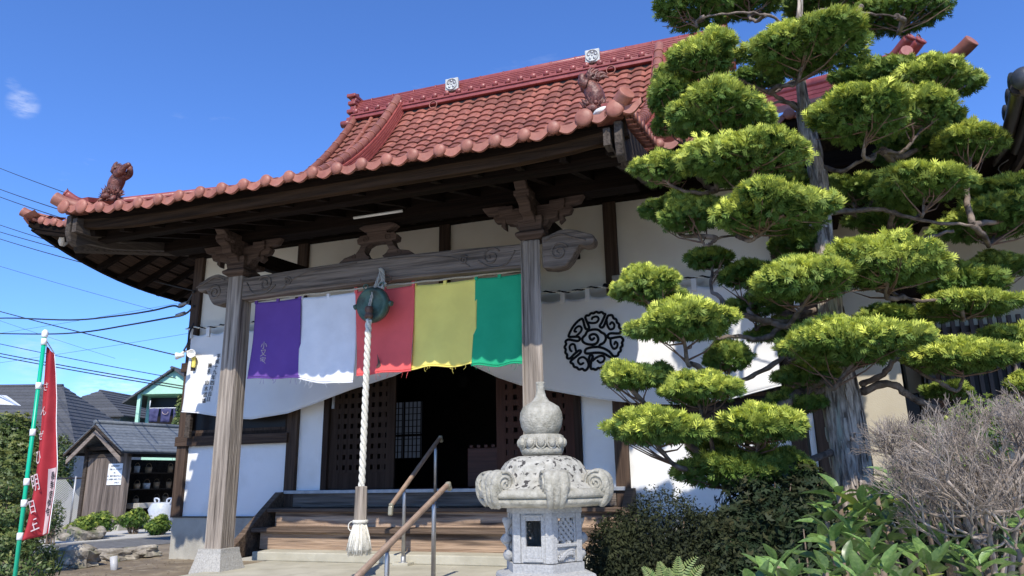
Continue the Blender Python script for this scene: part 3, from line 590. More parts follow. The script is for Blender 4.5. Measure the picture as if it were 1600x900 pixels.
for s in (-1,1):
    for j in range(12):
        x=CX+s*(3.25+j*.27)
        if abs(x-CX)>DE-.12: continue
        zz=(zf(x+.05,7.45)-zf(x-.05,7.45))/.1; ex=Vector((1,0,zz)).normalized()
        inst(em,'eave_tile',roof,frame((x,7.45,zf(x,7.46)+.035),ex,(0,1,0),(0,0,1)))
    for j in range(28):
        y=7.6+j*.27; ex=Vector((0,s,0)); ey=Vector((-s,0,0))
        inst(em,'eave_tile',roof,frame((CX+s*DE,y,zs(DE-.02,y)+.035),ex,ey,(0,0,1)))
    # corner tip tube at porch and main roof
    for (tx,ty,tz,k) in ((3.12,5.62,zf(CX+3.12,5.62)+.05,1.0),(DE-.02,7.47,zf(CX+DE-.05,7.5)+.05,1.0)):
        p0=Vector((CX+s*(tx-.16),ty+.2,tz-.0)); d=Vector((s*.60,-.60,.10)).normalized()
        P=catmull([p0,p0+d*.16*k,p0+d*.29*k+Vector((0,0,.015)),p0+d*.40*k+Vector((0,0,.05*k))],4)
        b=MB(); b.tube(P,[.074+.0*i for i in range(len(P))],16); e=b.build('corner_tip_tile',M['cap'],roof,bevel=.008)
        b=MB()
        for q in (0,1):    # two flat tiles tucked under the tube
            b.bar(p0+Vector((s*.02,-.0,-.06-.0*q)),P[-5]+Vector((-s*.06,.0,-.10)),.17,.04)
        b.build('corner_under_tile',M['cap'],roof)
    # little verge caps running back up the porch side
    cm=MB(); cm.lathe([(.055,0),(.057,.03),(.045,.036),(.001,.034)],(0,0,0),14,(s,0,0)); cm.lathe([(.05,-.2),(.052,0)],(0,0,0),10,(s,0,0)); cmm=cm.mesh('verge_cap',M['cap'])
    for j in range(8):
        y=5.86+j*.215; inst(cmm,'verge_cap',roof,Matrix.Translation((CX+s*3.20,y,zf(CX,y)+.06+plift(3.1)*max(0,1-(y-5.6)/1.9))))
    b=MB()
    for k in range(8):
        ya,yb=5.75+k*.22,5.75+(k+1)*.22; b.bar((CX+s*3.05,ya,zf(CX,ya)+.10+.1*max(0,1-(ya-5.6)/1.9)),(CX+s*3.05,yb,zf(CX,yb)+.10+.1*max(0,1-(yb-5.6)/1.9)),.16,.09)
    b.build('verge_ridge',M['ridge'],roof)
# --- main ridge
def rbar(b,y0,y1,z0,z1,x0=-8.0,x1=-.2): return b.box(x0,x1,YR-y1,YR-y0,z0,z1)
b=MB(); b.box(-7.95,-.25,YR-.30,YR+.30,8.9,9.17); b.build('ridge_base',M['interior'],roof)
b=MB(); b.box(-8.02,-.18,YR-.36,YR+.36,9.205,9.250); b.box(-8.0,-.2,YR-.32,YR+.32,9.250,9.310); b.box(-8.02,-.18,YR-.345,YR+.345,9.310,9.345); b.build('ridge_band',M['ridge'],roof,bevel=.006)
cm=MB(); cm.lathe([(.062,0),(.064,.02),(.05,.04),(.001,.048)],(0,0,0),14,(0,-1,0)); cm.lathe([(.05,-.12),(.052,0)],(0,0,0),10,(0,-1,0)); cmm=cm.mesh('ridge_cap',M['ridge'])
pm=MB(); N=6; f=[(TW*.18+TW*.64*i/N,0,-.005-.03*math.sin(PI*i/N)) for i in range(N+1)]; pm.add([(x,y,z+.03) for x,y,z in f]+[(x,y-.004,z-.02) for x,y,z in f]+[(x,.14,z+.05) for x,y,z in f],[(7+i,8+i,i+1,i) for i in range(N)]+[(i,i+1,15+i,14+i) for i in range(N)]); pmm=pm.mesh('ridge_pendant',M['ridge'])
for j in range(29):
    x=-7.93+j*.2735; inst(cmm,'ridge_cap',roof,Matrix.Translation((x,YR-.30,9.415))); 
    if j<28: inst(pmm,'ridge_pendant',roof,Matrix.Translation((x,YR-.30,9.405)))
for k in range(5):
    b=MB(); z=9.445+k*.059; w=.25-.03*k; b.box(-8.0+.0*k,-.2,YR-w,YR+w,z,z+.036); b.box(-7.97,-.23,YR-w+.055,YR+w-.055,z+.036,z+.059); b.build('ridge_course',M['ridge'],roof,bevel=.008)
b=MB(); b.tube([(-8.02,YR,9.770),(-.18,YR,9.770)],.065,12); b.build('ridge_top_tile',M['ridge'],roof)
sm_=MB(); sm_.tube([(0,0,0),(.03,0,0)],.074,12); smm=sm_.mesh('ridge_joint',M['ridge'])
for j in range(15): inst(smm,'ridge_joint',roof,Matrix.Translation((-7.7+j*.52,YR,9.770)))
# crest medallions on the ridge
for x in (-5.62,-2.6):
    b=MB(); b.box(x-.145,x+.145,YR-.33,YR-.26,9.450,9.730); c=b.build('ridge_crest',M['crest'],roof,bevel=.01)
    b=MB(); b.lathe([(.13,0),(.13,.02),(.115,.022),(.115,.008),(.001,.008)],(x,YR-.33,9.590),24,(0,-1,0)); b.build('crest_ring',M['crest'],c)
    b=MB()
    for q in range(5):
        a=q*2*PI/5+PI/2; b.lathe([(.028,0),(.028,.006)],(x+.072*math.cos(a),YR-.339,9.590+.072*math.sin(a)),10,(0,-1,0))
    b.lathe([(.018,0),(.018,.006)],(x,YR-.339,9.590),10,(0,-1,0)); b.build('crest_petal',M['metal'],c)
for x in (-6.02,-2.24):
    b=MB(); b.tube([(x+.085*math.cos(a),YR-.37,9.170+.085*math.sin(a)) for a in np.linspace(0,2*PI,20)],.010,6,False); b.build('ridge_ring',M['cap'],roof)
for s,x in ((-1,-8.04),(1,-.16)):    # onigawara end stacks
    b=MB(); 
    for k,(w,z0,z1,o_) in enumerate(((.34,9.090,9.290,.10),(.28,9.290,9.390,.06),(.33,9.400,9.490,.11),(.27,9.500,9.600,.06),(.31,9.610,9.700,.10),(.25,9.710,9.800,.05),(.30,9.810,9.890,.14))):
        b.box(*sorted((x-s*.08,x+s*o_)),YR-w,YR+w,z0,z1)
    b.build('ridge_end_ornament',M['ridge'],roof,bevel=.02)
    for pa,pb,rr_ in (((x,YR-.3,9.15),(x+s*.22,YR-.3,9.15),.08),((x,YR+.3,9.15),(x+s*.22,YR+.3,9.15),.08),((x-s*.05,YR-.12,9.900),(x+s*.22,YR-.12,9.950),.05)):
        b=MB(); b.tube([pa,pb],rr_,12); b.build('ridge_end_roll',M['ridge'],roof)
# --- descending ridges with grooved side courses
def along(x,y0,y1,off,n=22): return [(x,y,zm(y)+off) for y in np.linspace(y0,y1,n)]
for s in (-1,1):
    x=CX+s*2.80; y0,y1=8.7,12.62
    for k in range(5):
        b=MB(); w=.32-.02*k; pts=along(x,y0,y1,.05+.066*k)
        for a,c in zip(pts[:-1],pts[1:]): b.bar(a,c,w if k%2==0 else w-.0,.036)
        pts=along(x,y0,y1,.083+.066*k)
        for a,c in zip(pts[:-1],pts[1:]): b.bar(a,c,w-.12,.03)
        b.build('descending_ridge_course',M['ridge'],roof)
    pts=along(x,y0-.1,y1+.1,.41,40)
    for i in range(0,38,2):
        b=MB(); p=[Vector(q) for q in pts[i:i+3]]; b.tube([p[0],p[0]+(p[1]-p[0])*.18,p[0]+(p[1]-p[0])*.2,p[-1]],[.098,.098,.085,.085],14); b.build('descending_ridge_barrel',M['cap'],roof)
    # verge line outside it
    for (dx,of,r) in ((3.86,.09,.075),(3.42,.05,.05)):
        pts=along(CX+s*dx,9.6,12.85,of,26); b=MB()
        for i in range(0,24,2):
            p=[Vector(q) for q in pts[i:i+3]]; b.tube([p[0],p[0]+(p[1]-p[0])*.2,p[0]+(p[1]-p[0])*.22,p[-1]],[r*1.12,r*1.12,r,r],12)
        b.build('verge_roll',M['tile'],roof)
    # hip ridge to the main corner
    a=Vector((CX+s*5.75,7.95,zm(7.95)+.32)); c=Vector((CX+s*3.9,9.8,zm(9.8)+.1))
    P=[a.lerp(c,t)+Vector((0,0,.16*(1-t)**2*0)) for t in np.linspace(0,1,8)]
    for k in range(3):
        b=MB()
        for p,q in zip(P[:-1],P[1:]): b.bar(p+Vector((0,0,.03+.06*k)),q+Vector((0,0,.03+.06*k)),.24-.03*k,.045)
        b.build('hip_ridge_course',M['ridge'],roof)
    b=MB(); b.tube([P[0]+Vector((s*.12,-.12,.27))]+[p+Vector((0,0,.24)) for p in P[1:]],.075,12); b.tube([P[0]+Vector((s*.30,-.06,.20)),P[0]+Vector((0,.0,.17))],.06,12); b.tube([P[0]+Vector((s*.06,-.30,.20)),P[0]+Vector((0,.0,.17))],.06,12); b.build('hip_ridge_roll',M['ridge'],roof)
    d_=Vector((s,-1,0)).normalized(); q_=Vector((1,s,0)).normalized(); c_=Vector((CX+s*5.78,7.92,5.52))
    for k in range(3):
        b=MB(); b.bar(c_-d_*.30+Vector((0,0,.06+.075*k)),c_+d_*(.06-.02*k)+Vector((0,0,.06+.075*k)),.30-.03*k,.055); b.build('hip_end_course',M['ridge'],roof,bevel=.008)
    for o_ in (-.085,.085):
        b=MB(); P_=[c_-d_*.25+q_*o_+Vector((0,0,.27)),c_+d_*.0+q_*o_+Vector((0,0,.31)),c_+d_*.20+q_*o_+Vector((0,0,.42))]; b.tube(catmull(P_,4),.058,14); b.lathe([(.058,0),(.064,.01),(.064,.03),(.03,.032),(.028,.01),(.001,.01)],P_[-1],14,(d_.x,d_.y,.55)); b.build('hip_end_barrel',M['ridge'],roof)
        b=MB(); b.tube([P_[-1]+Vector((0,0,.05))+d_*.03*math.sin(a)*0+Vector((0,0,.028*math.sin(a)+.01))+q_*.028*math.cos(a) for a in np.linspace(0,2*PI,10)],.007,4,False); b.build('barrel_ring',M['iron'],roof)
    b=MB(); b.lathe([(.16,0),(.17,.05),(.13,.09),(.001,.12)],(CX+s*5.85,7.85,zm(7.95)+.02),16,(s*.5,-.5,.3)); b.build('plaster_patch',M['mortar'],roof)
# --- guardian lion ornaments doing handstands at the porch corners
def lion(cx,cy,cz,s):
    rnd=random.Random(5); b=MB(); V=Vector
    # plinth
    b.lathe([(.13,0),(.15,.02),(.13,.05),(.11,.08),(.12,.10)],(cx,cy,cz),14)
    # head low down with bulging brow, muzzle towards the viewer
    h=V((cx+s*.0,cy-.03,cz+.17)); b.sphere(h,.105,14,10,(1.05,1,.85)); b.sphere(h+V((0,-.09,-.02)),.055,10,8,(1.2,1,.8)); 
    for q in (-1,1): b.sphere(h+V((q*.045,-.095,.045)),.024,8,6); b.cone(h+V((q*.08,0,.05)),h+V((q*.15,-.02,.13)),.03)
    # mane flames round the head
    for i in range(90):
        a=rnd.uniform(0,2*PI); e=rnd.uniform(-.5,.9); d=V((math.cos(a)*math.cos(e),math.sin(a)*math.cos(e)*.8,math.sin(e))); p=h+d*.09
        b.cone(p,p+d*rnd.uniform(.05,.11)+V((0,0,rnd.uniform(-.02,.03))),rnd.uniform(.018,.03),5)
    # round body rising and arching over
    P=catmull([h+V((0,.03,.06)),h+V((-s*.02,.04,.17)),h+V((s*.02,.04,.27)),h+V((s*.07,.02,.33))],4); R=[.07+.03*math.sin(PI*i/(len(P)-1)) for i in range(len(P))]; b.tube(P,R,14)
    b.sphere(h+V((s*.05,.03,.30)),.082,12,9,(1.1,1,.9))
    # hind legs kicked up and back, with paws
    for q,(ex,ez) in ((-1,(.27 if s>0 else .10,.40)),(1,(.19 if s>0 else .06,.42))):
        L_=catmull([h+V((s*.06,.03+q*.05,.31)),h+V((s*(.15 if s>0 else .1),.02+q*.06,.33)),h+V((s*(.20 if s>0 else .1),.0+q*.05,.37)),h+V((s*ex,q*.05,ez))],4); b.tube(L_,[.06-.03*i/(len(L_)-1) for i in range(len(L_))],9); b.sphere(L_[-1],.034,8,6,(1.2,1,.9))
    # fore paws on plinth
    for q in (-1,1): b.tube([h+V((q*.07,-.02,.02)),h+V((q*.11,-.07,-.05)),h+V((q*.10,-.10,-.10))],[.035,.03,.034],8)
    # flame tail curling at the top
    t0=h+V((-s*.0,.03,.36))
    for i in range(36):
        a=rnd.uniform(-1.4,1.4); l=rnd.uniform(.07,.15); p=t0+V((rnd.uniform(-.06,.06),rnd.uniform(-.03,.03),rnd.uniform(0,.04)))
        q=p+V((math.sin(a)*l*.6,rnd.uniform(-.03,.03),math.cos(a)*l*.6)); r=q+V((math.sin(a+.9)*l*.5,0,math.cos(a+.9)*l*.45)); b.tube(catmull([p,q,r],3),[.03,.028,.026,.02,.014,.008,.002],6)
    return b
for s in (-1,1):
    lc=Vector((CX+s*2.86,5.98,zf(CX+s*2.86,5.98)+.03)); o=lion(lc.x,lc.y,lc.z,-s if s<0 else -1).build('lion_ornament',M['statue'],roof,label='glazed guardian lion standing on its forepaws at the porch roof corner')
    for v in o.data.vertices: v.co=lc+(v.co-lc)*.88
# plain barrel rows on the porch edge beside lions + small ridge bits glimpsed behind the eave
b=MB(); b.lathe([(.14,0),(.12,.05),(.05,.09),(.001,.10)],(CX+3.0,5.85,zf(CX+3.0,5.85)+.06),14); b.build('plaster_patch',M['mortar'],roof)
# ================================================================ CURTAIN
bxs=np.array([-8.30,-8.0,-7.4,-7.0,-6.4,-5.95,-5.4,-4.75,-4.35,-4.1,-3.85,-3.57,-3.25,-2.91,-2.49,-2.1,-1.73,-1.3,-.86,-.4,.16])
bzs=np.array([2.60,2.57,2.47,2.44,2.50,2.62,2.78,2.93,3.10,3.28,3.14,2.98,2.82,2.69,2.60,2.51,2.44,2.385,2.36,2.40,2.52])
def zbot(x): return float(np.interp(x,bxs,bzs))
def ztop(x):
    k=(x+8.3)/.33; f=k-math.floor(k); return 3.80-.05*math.sin(PI*f)**.8+.05*max(0,(abs(x-CX)-1.6)/2.6-.3)*0
def ycur(x,v):   # v 0 top .. 1 bottom
    dx=abs(x-CX); g=math.exp(-(dx/.9)**2)
    w=.016*math.sin(x*9+v*5+math.sin(x*3))*v*(.3+g)+.045*math.sin(v*13+dx*2.6)*g*v
    side=1 if x>CX else 0
    w+=side*.022*math.sin((v*1.6-(dx-2.6)*.55)*7)*v*min(1,max(0,(dx-2.55)/.5))
    w+=.02*math.sin(v*9-dx*1.5)*v*(1-side)*.6
    return 8.835-.02-.05*v*v+w
def curtain(x0,x1,n,name='curtain'):
    b=MB(); b.grid(lambda u,v:((lambda x:(x,ycur(x,v),ztop(x)+(zbot(x)-ztop(x))*v))(x0+(x1-x0)*u)),n,30)
    return b
b=curtain(-8.30,.16,300); cur=b.build('curtain',M['cloth'],solid=.003)
tag(cur,'long white curtain with a black cloud crest, drawn up over the open doorway','curtain')
b=MB()
for x0,x1 in ((-8.3,.16),): b.tube([(x0+(x1-x0)*i/200,ycur(x0+(x1-x0)*i/200,1),zbot(x0+(x1-x0)*i/200)) for i in range(201)],.008,5)
b.build('curtain_hem',M['cloth'],cur)
loop=MB(); loop.box(-.03,.03,-.02,.006,-.05,.10); lm=loop.mesh('curtain_loop',M['cloth'])
k=0
while -8.3+k*.33<.2:
    inst(lm,'curtain_loop',cur,Matrix.Translation((-8.3+k*.33,8.81,3.77))); k+=1
P=[(-8.4+.06*i,8.80,3.875+.012*math.sin(i*.6)) for i in range(145)]
b=MB(); 
for q,mm in ((0,'black'),(1,'rope')):
    b=MB(); b.tube([(p[0],p[1]+.011*math.cos(i*1.9+q*PI),p[2]+.011*math.sin(i*1.9+q*PI)) for i,p in enumerate(P)],.011,5); b.build('curtain_cord',M[mm],cur)
# crest on the curtain: one winding black line and seven curls
def em(p): x=-1.98+(p[0]-505)/335*.372; z=3.197-(p[1]-475)/335*.372; v=(z-ztop(x))/(zbot(x)-ztop(x)); return Vector((x,ycur(x,v)-.012,z))
path=[(515,445),(490,462),(468,445),(465,415),(500,398),(540,410),(562,455),(545,500),(500,517),(430,505),(385,475),(380,435),(415,398),(440,360),(500,345),(560,352),(600,385),(638,412),(648,460),(622,505),(580,525),(560,546),(480,548),(420,562),(403,595),(430,615),(520,612),(600,622),(660,655),(705,695),(690,735),(640,760),(590,780),(540,795),(480,795),(465,760),(475,700),(492,655),(475,635),(455,650),(445,700),(440,760),(415,798),(370,790),(310,775),(270,740),(240,700),(250,675),(300,640),(350,600),(355,577),(330,575),(280,610),(230,655),(205,650),(190,610),(175,540),(185,480),(195,445),(230,440),(320,462),(350,440),(330,415),(280,410),(225,405),(230,370),(270,300),(320,245),(375,210),(395,230),(410,300),(430,335),(460,325),(455,290),(428,220),(425,190),(460,172),(530,150),(600,155),(650,175),(645,200),(610,270),(585,310),(605,330),(630,315),(660,250),(685,200),(712,195),(750,230),(790,290),(815,370),(818,408),(780,412),(700,405),(670,430),(690,460),(760,455),(825,455),(835,500),(820,560),(790,630),(750,670),(720,660),(680,610),(620,570),(560,548)]
curls=[[(440,255),(500,270),(550,265),(575,230),(555,200),(510,205),(498,222)],[(665,250),(672,310),(700,358),(740,350),(750,310),(725,280),(703,300)],[(700,465),(702,530),(730,580),(765,570),(775,530),(755,505),(742,530)],[(490,700),(540,665),(590,652),(622,670),(615,710),(575,728),(545,705)],[(440,725),(420,680),(380,652),(335,665),(322,700),(350,732),(382,720)],[(305,590),(295,540),(285,502),(255,495),(230,520),(235,560),(250,575)],[(310,405),(362,360),(375,320),(350,293),(310,310),(290,345),(310,355)]]
b=MB()
def ribbon(b,pts,w):
    n=len(pts); vs=[]
    for i,p in enumerate(pts):
        d=pts[min(i+1,n-1)]-pts[max(i-1,0)]; d.y=0; d.normalize(); nn=Vector((-d.z,0,d.x)); vs+=[p+nn*w/2,p-nn*w/2]
    b.add(vs,[(2*i,2*i+1,2*i+3,2*i+2) for i in range(n-1)])
    for p in (pts[0],pts[-1]): b.add([p+Vector((math.cos(a)*w/2,0,math.sin(a)*w/2)) for a in np.linspace(0,2*PI,10)[:-1]],[tuple(range(9))])
def scal(P,amp=4):   # cloud edge scallops along the outer ring
    o=[]
    for i,p in enumerate(P):
        r=math.hypot(p.x-505,p.y-475); 
        if r>300: p=Vector((505+(p.x-505)*(1+.018*math.sin(math.atan2(p.y-475,p.x-505)*34)),475+(p.y-475)*(1+.018*math.sin(math.atan2(p.y-475,p.x-505)*34)),0))
        o.append(p)
    return o
ribbon(b,[em(p) for p in scal(catmull([Vector((x,y,0)) for x,y in path],7))],.033)
for q,c in enumerate(curls): ribbon(b,[em(p)-Vector((0,.0015+.0006*q,0)) for p in catmull([Vector((x,y,0)) for x,y in c],6)],.030)
b.build('cloud_crest',M['black'],cur,solid=.001)
RT=lambda x,y,z,tilt=0:Matrix.Translation((x,y,z))@Matrix.Rotation(PI/2,4,'X')@Matrix.Rotation(tilt,4,'Z')
def cyl(x,z): v=(z-ztop(x))/(zbot(x)-ztop(x)); return ycur(x,v)-.012
for i,c in enumerate('平成十九年四月吉日'): 
    x,z=-7.735-.012*i,3.40-.080*i; lettering(c,.078,RT(x,cyl(x,z),z),M['black'],cur)
for i,c in enumerate('施主　鈴木武雄'):
    if c=='　': continue
    x,z=-7.875-.006*i,3.27-.088*i; lettering(c,.078,RT(x,cyl(x,z),z),M['black'],cur)
# ================================================================ FIVE FLAGS
fl=[('purple',-5.79,-5.12,2.74,2.71,'purple','purple cloth panel with three white characters, next to the left porch pillar'),
    ('wht',-5.135,-4.37,2.70,2.62,'white','plain white cloth panel between the purple and the red ones'),
    ('red',-4.385,-3.62,2.69,2.70,'red','pink-red cloth panel hanging behind the bronze gong'),
    ('yellow',-3.635,-2.87,2.72,2.73,'yellow','yellow cloth panel with a frayed bottom edge'),
    ('green',-2.885,-2.325,2.70,2.69,'green','green cloth panel against the right porch pillar')]
flagY=[7.12,7.135,7.12,7.135,7.12]
for i,(n,x0,x1,zb0,zb1,nm,lab) in enumerate(fl):
    ph=i*1.7; y0=flagY[i]
    def ff(u,v,x0=x0,x1=x1,zb0=zb0,zb1=zb1,ph=ph,y0=y0,n=n):
        flare=.035*v; xa=x0+(.0 if n!='red' else .05*v+.03*math.sin(v*2)) ; xb=x1+(.03 if n in('purple','wht') else 0)*v
        if n=='purple': xa=x0+.02; xb=x1+.07*v
        if n=='wht': xa=x0+.06*v; xb=x1+.02*v
        if n=='green': xa=x0-.03*v
        if n=='yellow': xb=x1-.0*v
        x=xa+(xb-xa)*u; zb=zb0+(zb1-zb0)*u+.012*math.sin(u*9+ph)*(1 if n in('yellow','green') else .3)-(.03*math.sin(PI*u) if n=='wht' else 0)
        zt=3.675-.012*math.sin(PI*u)
        return (x,y0+.014*math.sin(u*11+ph+v*2)*v+.02*math.sin(u*4+v*5+ph)*v-.04*v*v,zt+(zb-zt)*v)
    b=MB(); b.grid(ff,30,30); o=b.build('coloured_cloth',M['f_'+n],solid=.002); tag(o,lab,'cloth panel','five coloured cloth panels under the porch beam')
    b=MB(); b.tube([Vector(ff(u/30,1))+Vector((0,-.001,.004)) for u in range(31)],.006,5); b.tube([Vector(ff(u/30,.975))+Vector((0,-.004,0)) for u in range(31)],.0018,4); b.build('hem',M['f_'+n],o)
    for u in (.02,.5,.98):
        t=MB(); p=Vector(ff(u,0)); t.box(p.x-.018,p.x+.018,y0-.012,y0+.012,p.z-.02,p.z+.055); t.build('hanging_tab',M['f_'+n],o)
    rr=random.Random(i); t=MB()
    for q in range(7):
        p=Vector(ff(rr.random(),1)); L_=rr.uniform(.02,.08); t.tube(catmull([p,p+Vector((rr.uniform(-.02,.02),-.005,-L_*.5)),p+Vector((rr.uniform(-.03,.03),0,-L_))],3),.0018,3)
    t.build('loose_threads',M['f_'+n],o,kind='stuff')
    if n=='purple':
        for k,c in enumerate('小又家'): lettering(c,.092,RT(-5.565+.0*k,y0-.05,3.12-.092*k),M['nwhite'],o)
    if n=='red':
        t=MB(); p=Vector(ff(.42,.90)); t.add([p+Vector((-.02,-.012,.12)),p+Vector((.03,-.012,-.0)),p+Vector((.035,-.012,-.03)),p+Vector((-.03,-.012,-.035)),p+Vector((-.01,-.012,.02))],[(0,1,2,3,4)]); t.build('stain_patch',M['iron'],o)
b=MB(); b.tube([(-5.86+.06*i,7.105+.0*i,3.70+.004*math.sin(i)) for i in range(60)],.012,6); o=b.build('stretched_cord',M['rope_old']); tag(o,'pale cord stretched under the beam that carries the five cloths','cord')
# ================================================================ GONG
G=thing('temple_gong','round green bronze gong hanging from the carved beam','gong')
gx,gy,gzc=-4.015,6.90,3.435; ax=Vector((.0,-1,-.08)).normalized()
b=MB(); b.lathe([(.10,-.075),(.18,-.06),(.192,-.03),(.197,0),(.192,.03),(.18,.055),(.15,.062),(.146,.056),(.11,.064),(.10,.058),(.055,.07),(.001,.075)],(gx,gy,gzc),32,ax); b.build('gong_body',M['bronze'],G)
b=MB(); b.lathe([(.194,-.012),(.203,-.008),(.203,.008),(.194,.012)],(gx,gy,gzc),32,ax); b.build('gong_rim',M['iron'],G)
for s in (-1,1):
    b=MB(); b.tube([(gx+s*.20,gy,gzc+.0),(gx+s*.235,gy,gzc-.01)],.03,8); b.build('gong_lug',M['bronze'],G)
    b=MB(); b.tube([(gx+s*.1+.014*math.cos(a)*2,gy,gzc+.215+.03*math.sin(a)) for a in np.linspace(0,2*PI,12)],.008,5,False); b.build('gong_loop',M['bronze'],G)
b=MB(); b.tube([(gx+.13+.055*math.cos(a),6.955,gzc+.29+.055*math.sin(a)) for a in np.linspace(.3,2*PI,18)],.006,5); b.tube([(gx-.2,6.95,gzc+.33),(gx-.2,6.96,gzc+.25)],.006,5); b.build('iron_ring',M['iron'],G)
b=MB(); b.tube(catmull([(gx+.07,6.93,gzc+.35),(gx+.09,6.92,gzc+.27),(gx+.05,6.9,gzc+.21),(gx+.1,6.9,gzc+.19),(gx+.14,6.92,gzc+.24)]),.016,6); b.build('gong_hanger',M['rope_old'],G)
# ================================================================ BELL ROPE
R=thing('bell_rope','thick twisted white rope with a wooden grip and tassel hanging before the steps','rope')
def twist(P,r,m,name,par,turn=11):
    # three strands wound about the centre line
    pts=catmull(P,16); Ls=[0]
    for a,c in zip(pts[:-1],pts[1:]): Ls.append(Ls[-1]+(c-a).length)
    for q in range(3):
        b=MB(); o=[]
        N=int(Ls[-1]/.012)
        for i in range(N+1):
            s=Ls[-1]*i/N; k=np.searchsorted(Ls,s); k=min(max(k,1),len(pts)-1); t=(s-Ls[k-1])/max(1e-6,Ls[k]-Ls[k-1]); p=pts[k-1].lerp(pts[k],t)
            d=(pts[k]-pts[k-1]).normalized(); e1=d.cross(Vector((0,1,0))).normalized(); e2=d.cross(e1); a=s*turn*2*PI/ (1.0)+q*2*PI/3
            o.append(p+(e1*math.cos(a)+e2*math.sin(a))*r*.56)
        b.tube(o,r*.55,8); b.build(name,m,par)
twist([(-4.0,6.79,3.24),(-4.005,6.79,2.6),(-4.015,6.8,2.0),(-4.02,6.8,1.47)],.033,M['rope'],'rope_strand',R,-4.2)
twist([(-3.975,6.95,3.86),(-3.96,6.94,3.80),(-3.985,6.86,3.6),(-4.0,6.80,3.40),(-4.0,6.79,3.25)],.018,M['rope_old'],'rope_strand',R,-7)
twist([(-3.975,6.95,3.86),(-3.935,6.95,3.82),(-3.91,6.93,3.7),(-3.90,6.9,3.6)],.018,M['rope_old'],'rope_strand',R,-7)
b=MB(); b.lathe([(.035,-.07),(.045,-.065),(.045,-.03),(.036,-.02),(.036,.0),(.045,.01),(.045,.05),(.035,.06)],(-4.0,6.79,3.33),12); b.build('rope_binding',M['iron'],R)
b=MB(); b.lathe([(.066,1.17),(.068,1.18),(.064,1.49),(.058,1.50)],(-4.022,6.8,0),8,None,False); b.build('wooden_grip',M['grey_z'],R,bevel=.006)
b=MB(); b.lathe([(.055,1.135),(.078,1.14),(.08,1.155),(.078,1.17),(.055,1.175)],(-4.022,6.8,0),14); b.tube([(-4.1+.04*math.cos(a),6.77,1.11+.045*math.sin(a)) for a in np.linspace(0,2*PI,16)],.006,5,False); b.build('tassel_cord',M['rope'],R)
b=MB(); rr=random.Random(3)
b.lathe([(.05,1.14),(.085,1.05),(.115,.90),(.11,.87)],(-4.022,6.8,0),16)
for i in range(170):
    a=rr.uniform(0,2*PI); q=.6+.4*rr.random(); r1=.062*q;r2=.128*q*rr.uniform(.85,1.1); z1=.85+rr.uniform(-.02,.03)
    b.tube([(-4.022+r1*math.cos(a),6.8+r1*math.sin(a),1.14),(-4.022+(r1*.4+r2*.6)*math.cos(a+.05),6.8+(r1*.4+r2*.6)*math.sin(a+.05),1.0),(-4.022+r2*math.cos(a+.03),6.8+r2*math.sin(a+.03),z1)],[.009,.010,.006],4,True)
b.build('tassel',M['rope'],R)
# ================================================================ HANDRAILS
def handrail(lab,pts,posts,r=.027):
    H=thing('handrail',lab,'handrail','handrails on the temple steps')
    b=MB(); a,c=Vector(pts[0]),Vector(pts[1]); b.bar(a,c,.046,.05); b.build('grip_rail',M['rail_wood'],H,bevel=.018)
    d=(c-a).normalized(); b=MB(); b.bar(c,c+d*.03+Vector((0,0,-.0)),.052,.056); b.bar(c+d*.02,c+d*.03+Vector((0,-.0,-.10)),.05,.05); b.build('rail_end',M['rail_end'],H,bevel=.014)
    b=MB(); b.bar(a,a-d*.03+Vector((0,.02,.0)),.05,.054); b.bar(a-d*.02,a-d*.0+Vector((.0,.07,-.045)),.045,.045); b.build('rail_end',M['rail_end'],H,bevel=.014)
    for (x,y,z0,z1) in posts:
        b=MB(); b.tube([(x,y,z0),(x,y,z1-.05),(x,y,z1-.03),(x,y,z1+.0)],[.021,.021,.016,.008],12); p=b.build('rail_post',M['steel'],H)
        b=MB(); b.lathe([(.055,z0),(.055,z0+.012),(.026,z0+.016),(.026,z0+.07),(.022,z0+.075)],(x,y,0),14); b.build('post_flange',M['metal'],p)
        b=MB(); b.bar((x,y,z1-.03),(x,y,z1+.015),.02,.05); b.build('rail_bracket',M['metal'],p)
    return H
def rz(pts,y): (x0,y0,z0),(x1,y1,z1)=pts; return z0+(z1-z0)*(y-y0)/(y1-y0)
P1=[(-4.1,8.86,2.08),(-4.1,7.60,1.29)]; handrail('upper handrail that starts in the shade of the doorway',P1,[(-4.1,8.74,1.21,rz(P1,8.74)-.03),(-4.1,7.9,.64,rz(P1,7.9)-.03)])
b=MB(); b.box(-4.2,-4.0,7.82,7.98,.62,.65); o=b.build('footing_plate',M['concrete'],bevel=.004); tag(o,'small pale plate under the foot of the upper handrail','plate')
P2=[(-2.98,6.62,1.50),(-2.98,5.0,.86)]; handrail('lower handrail nearest the stone lantern, fully in the sun',P2,[(-2.98,6.33,.62,rz(P2,6.33)-.03),(-2.98,5.47,.16,rz(P2,5.47)-.03)])
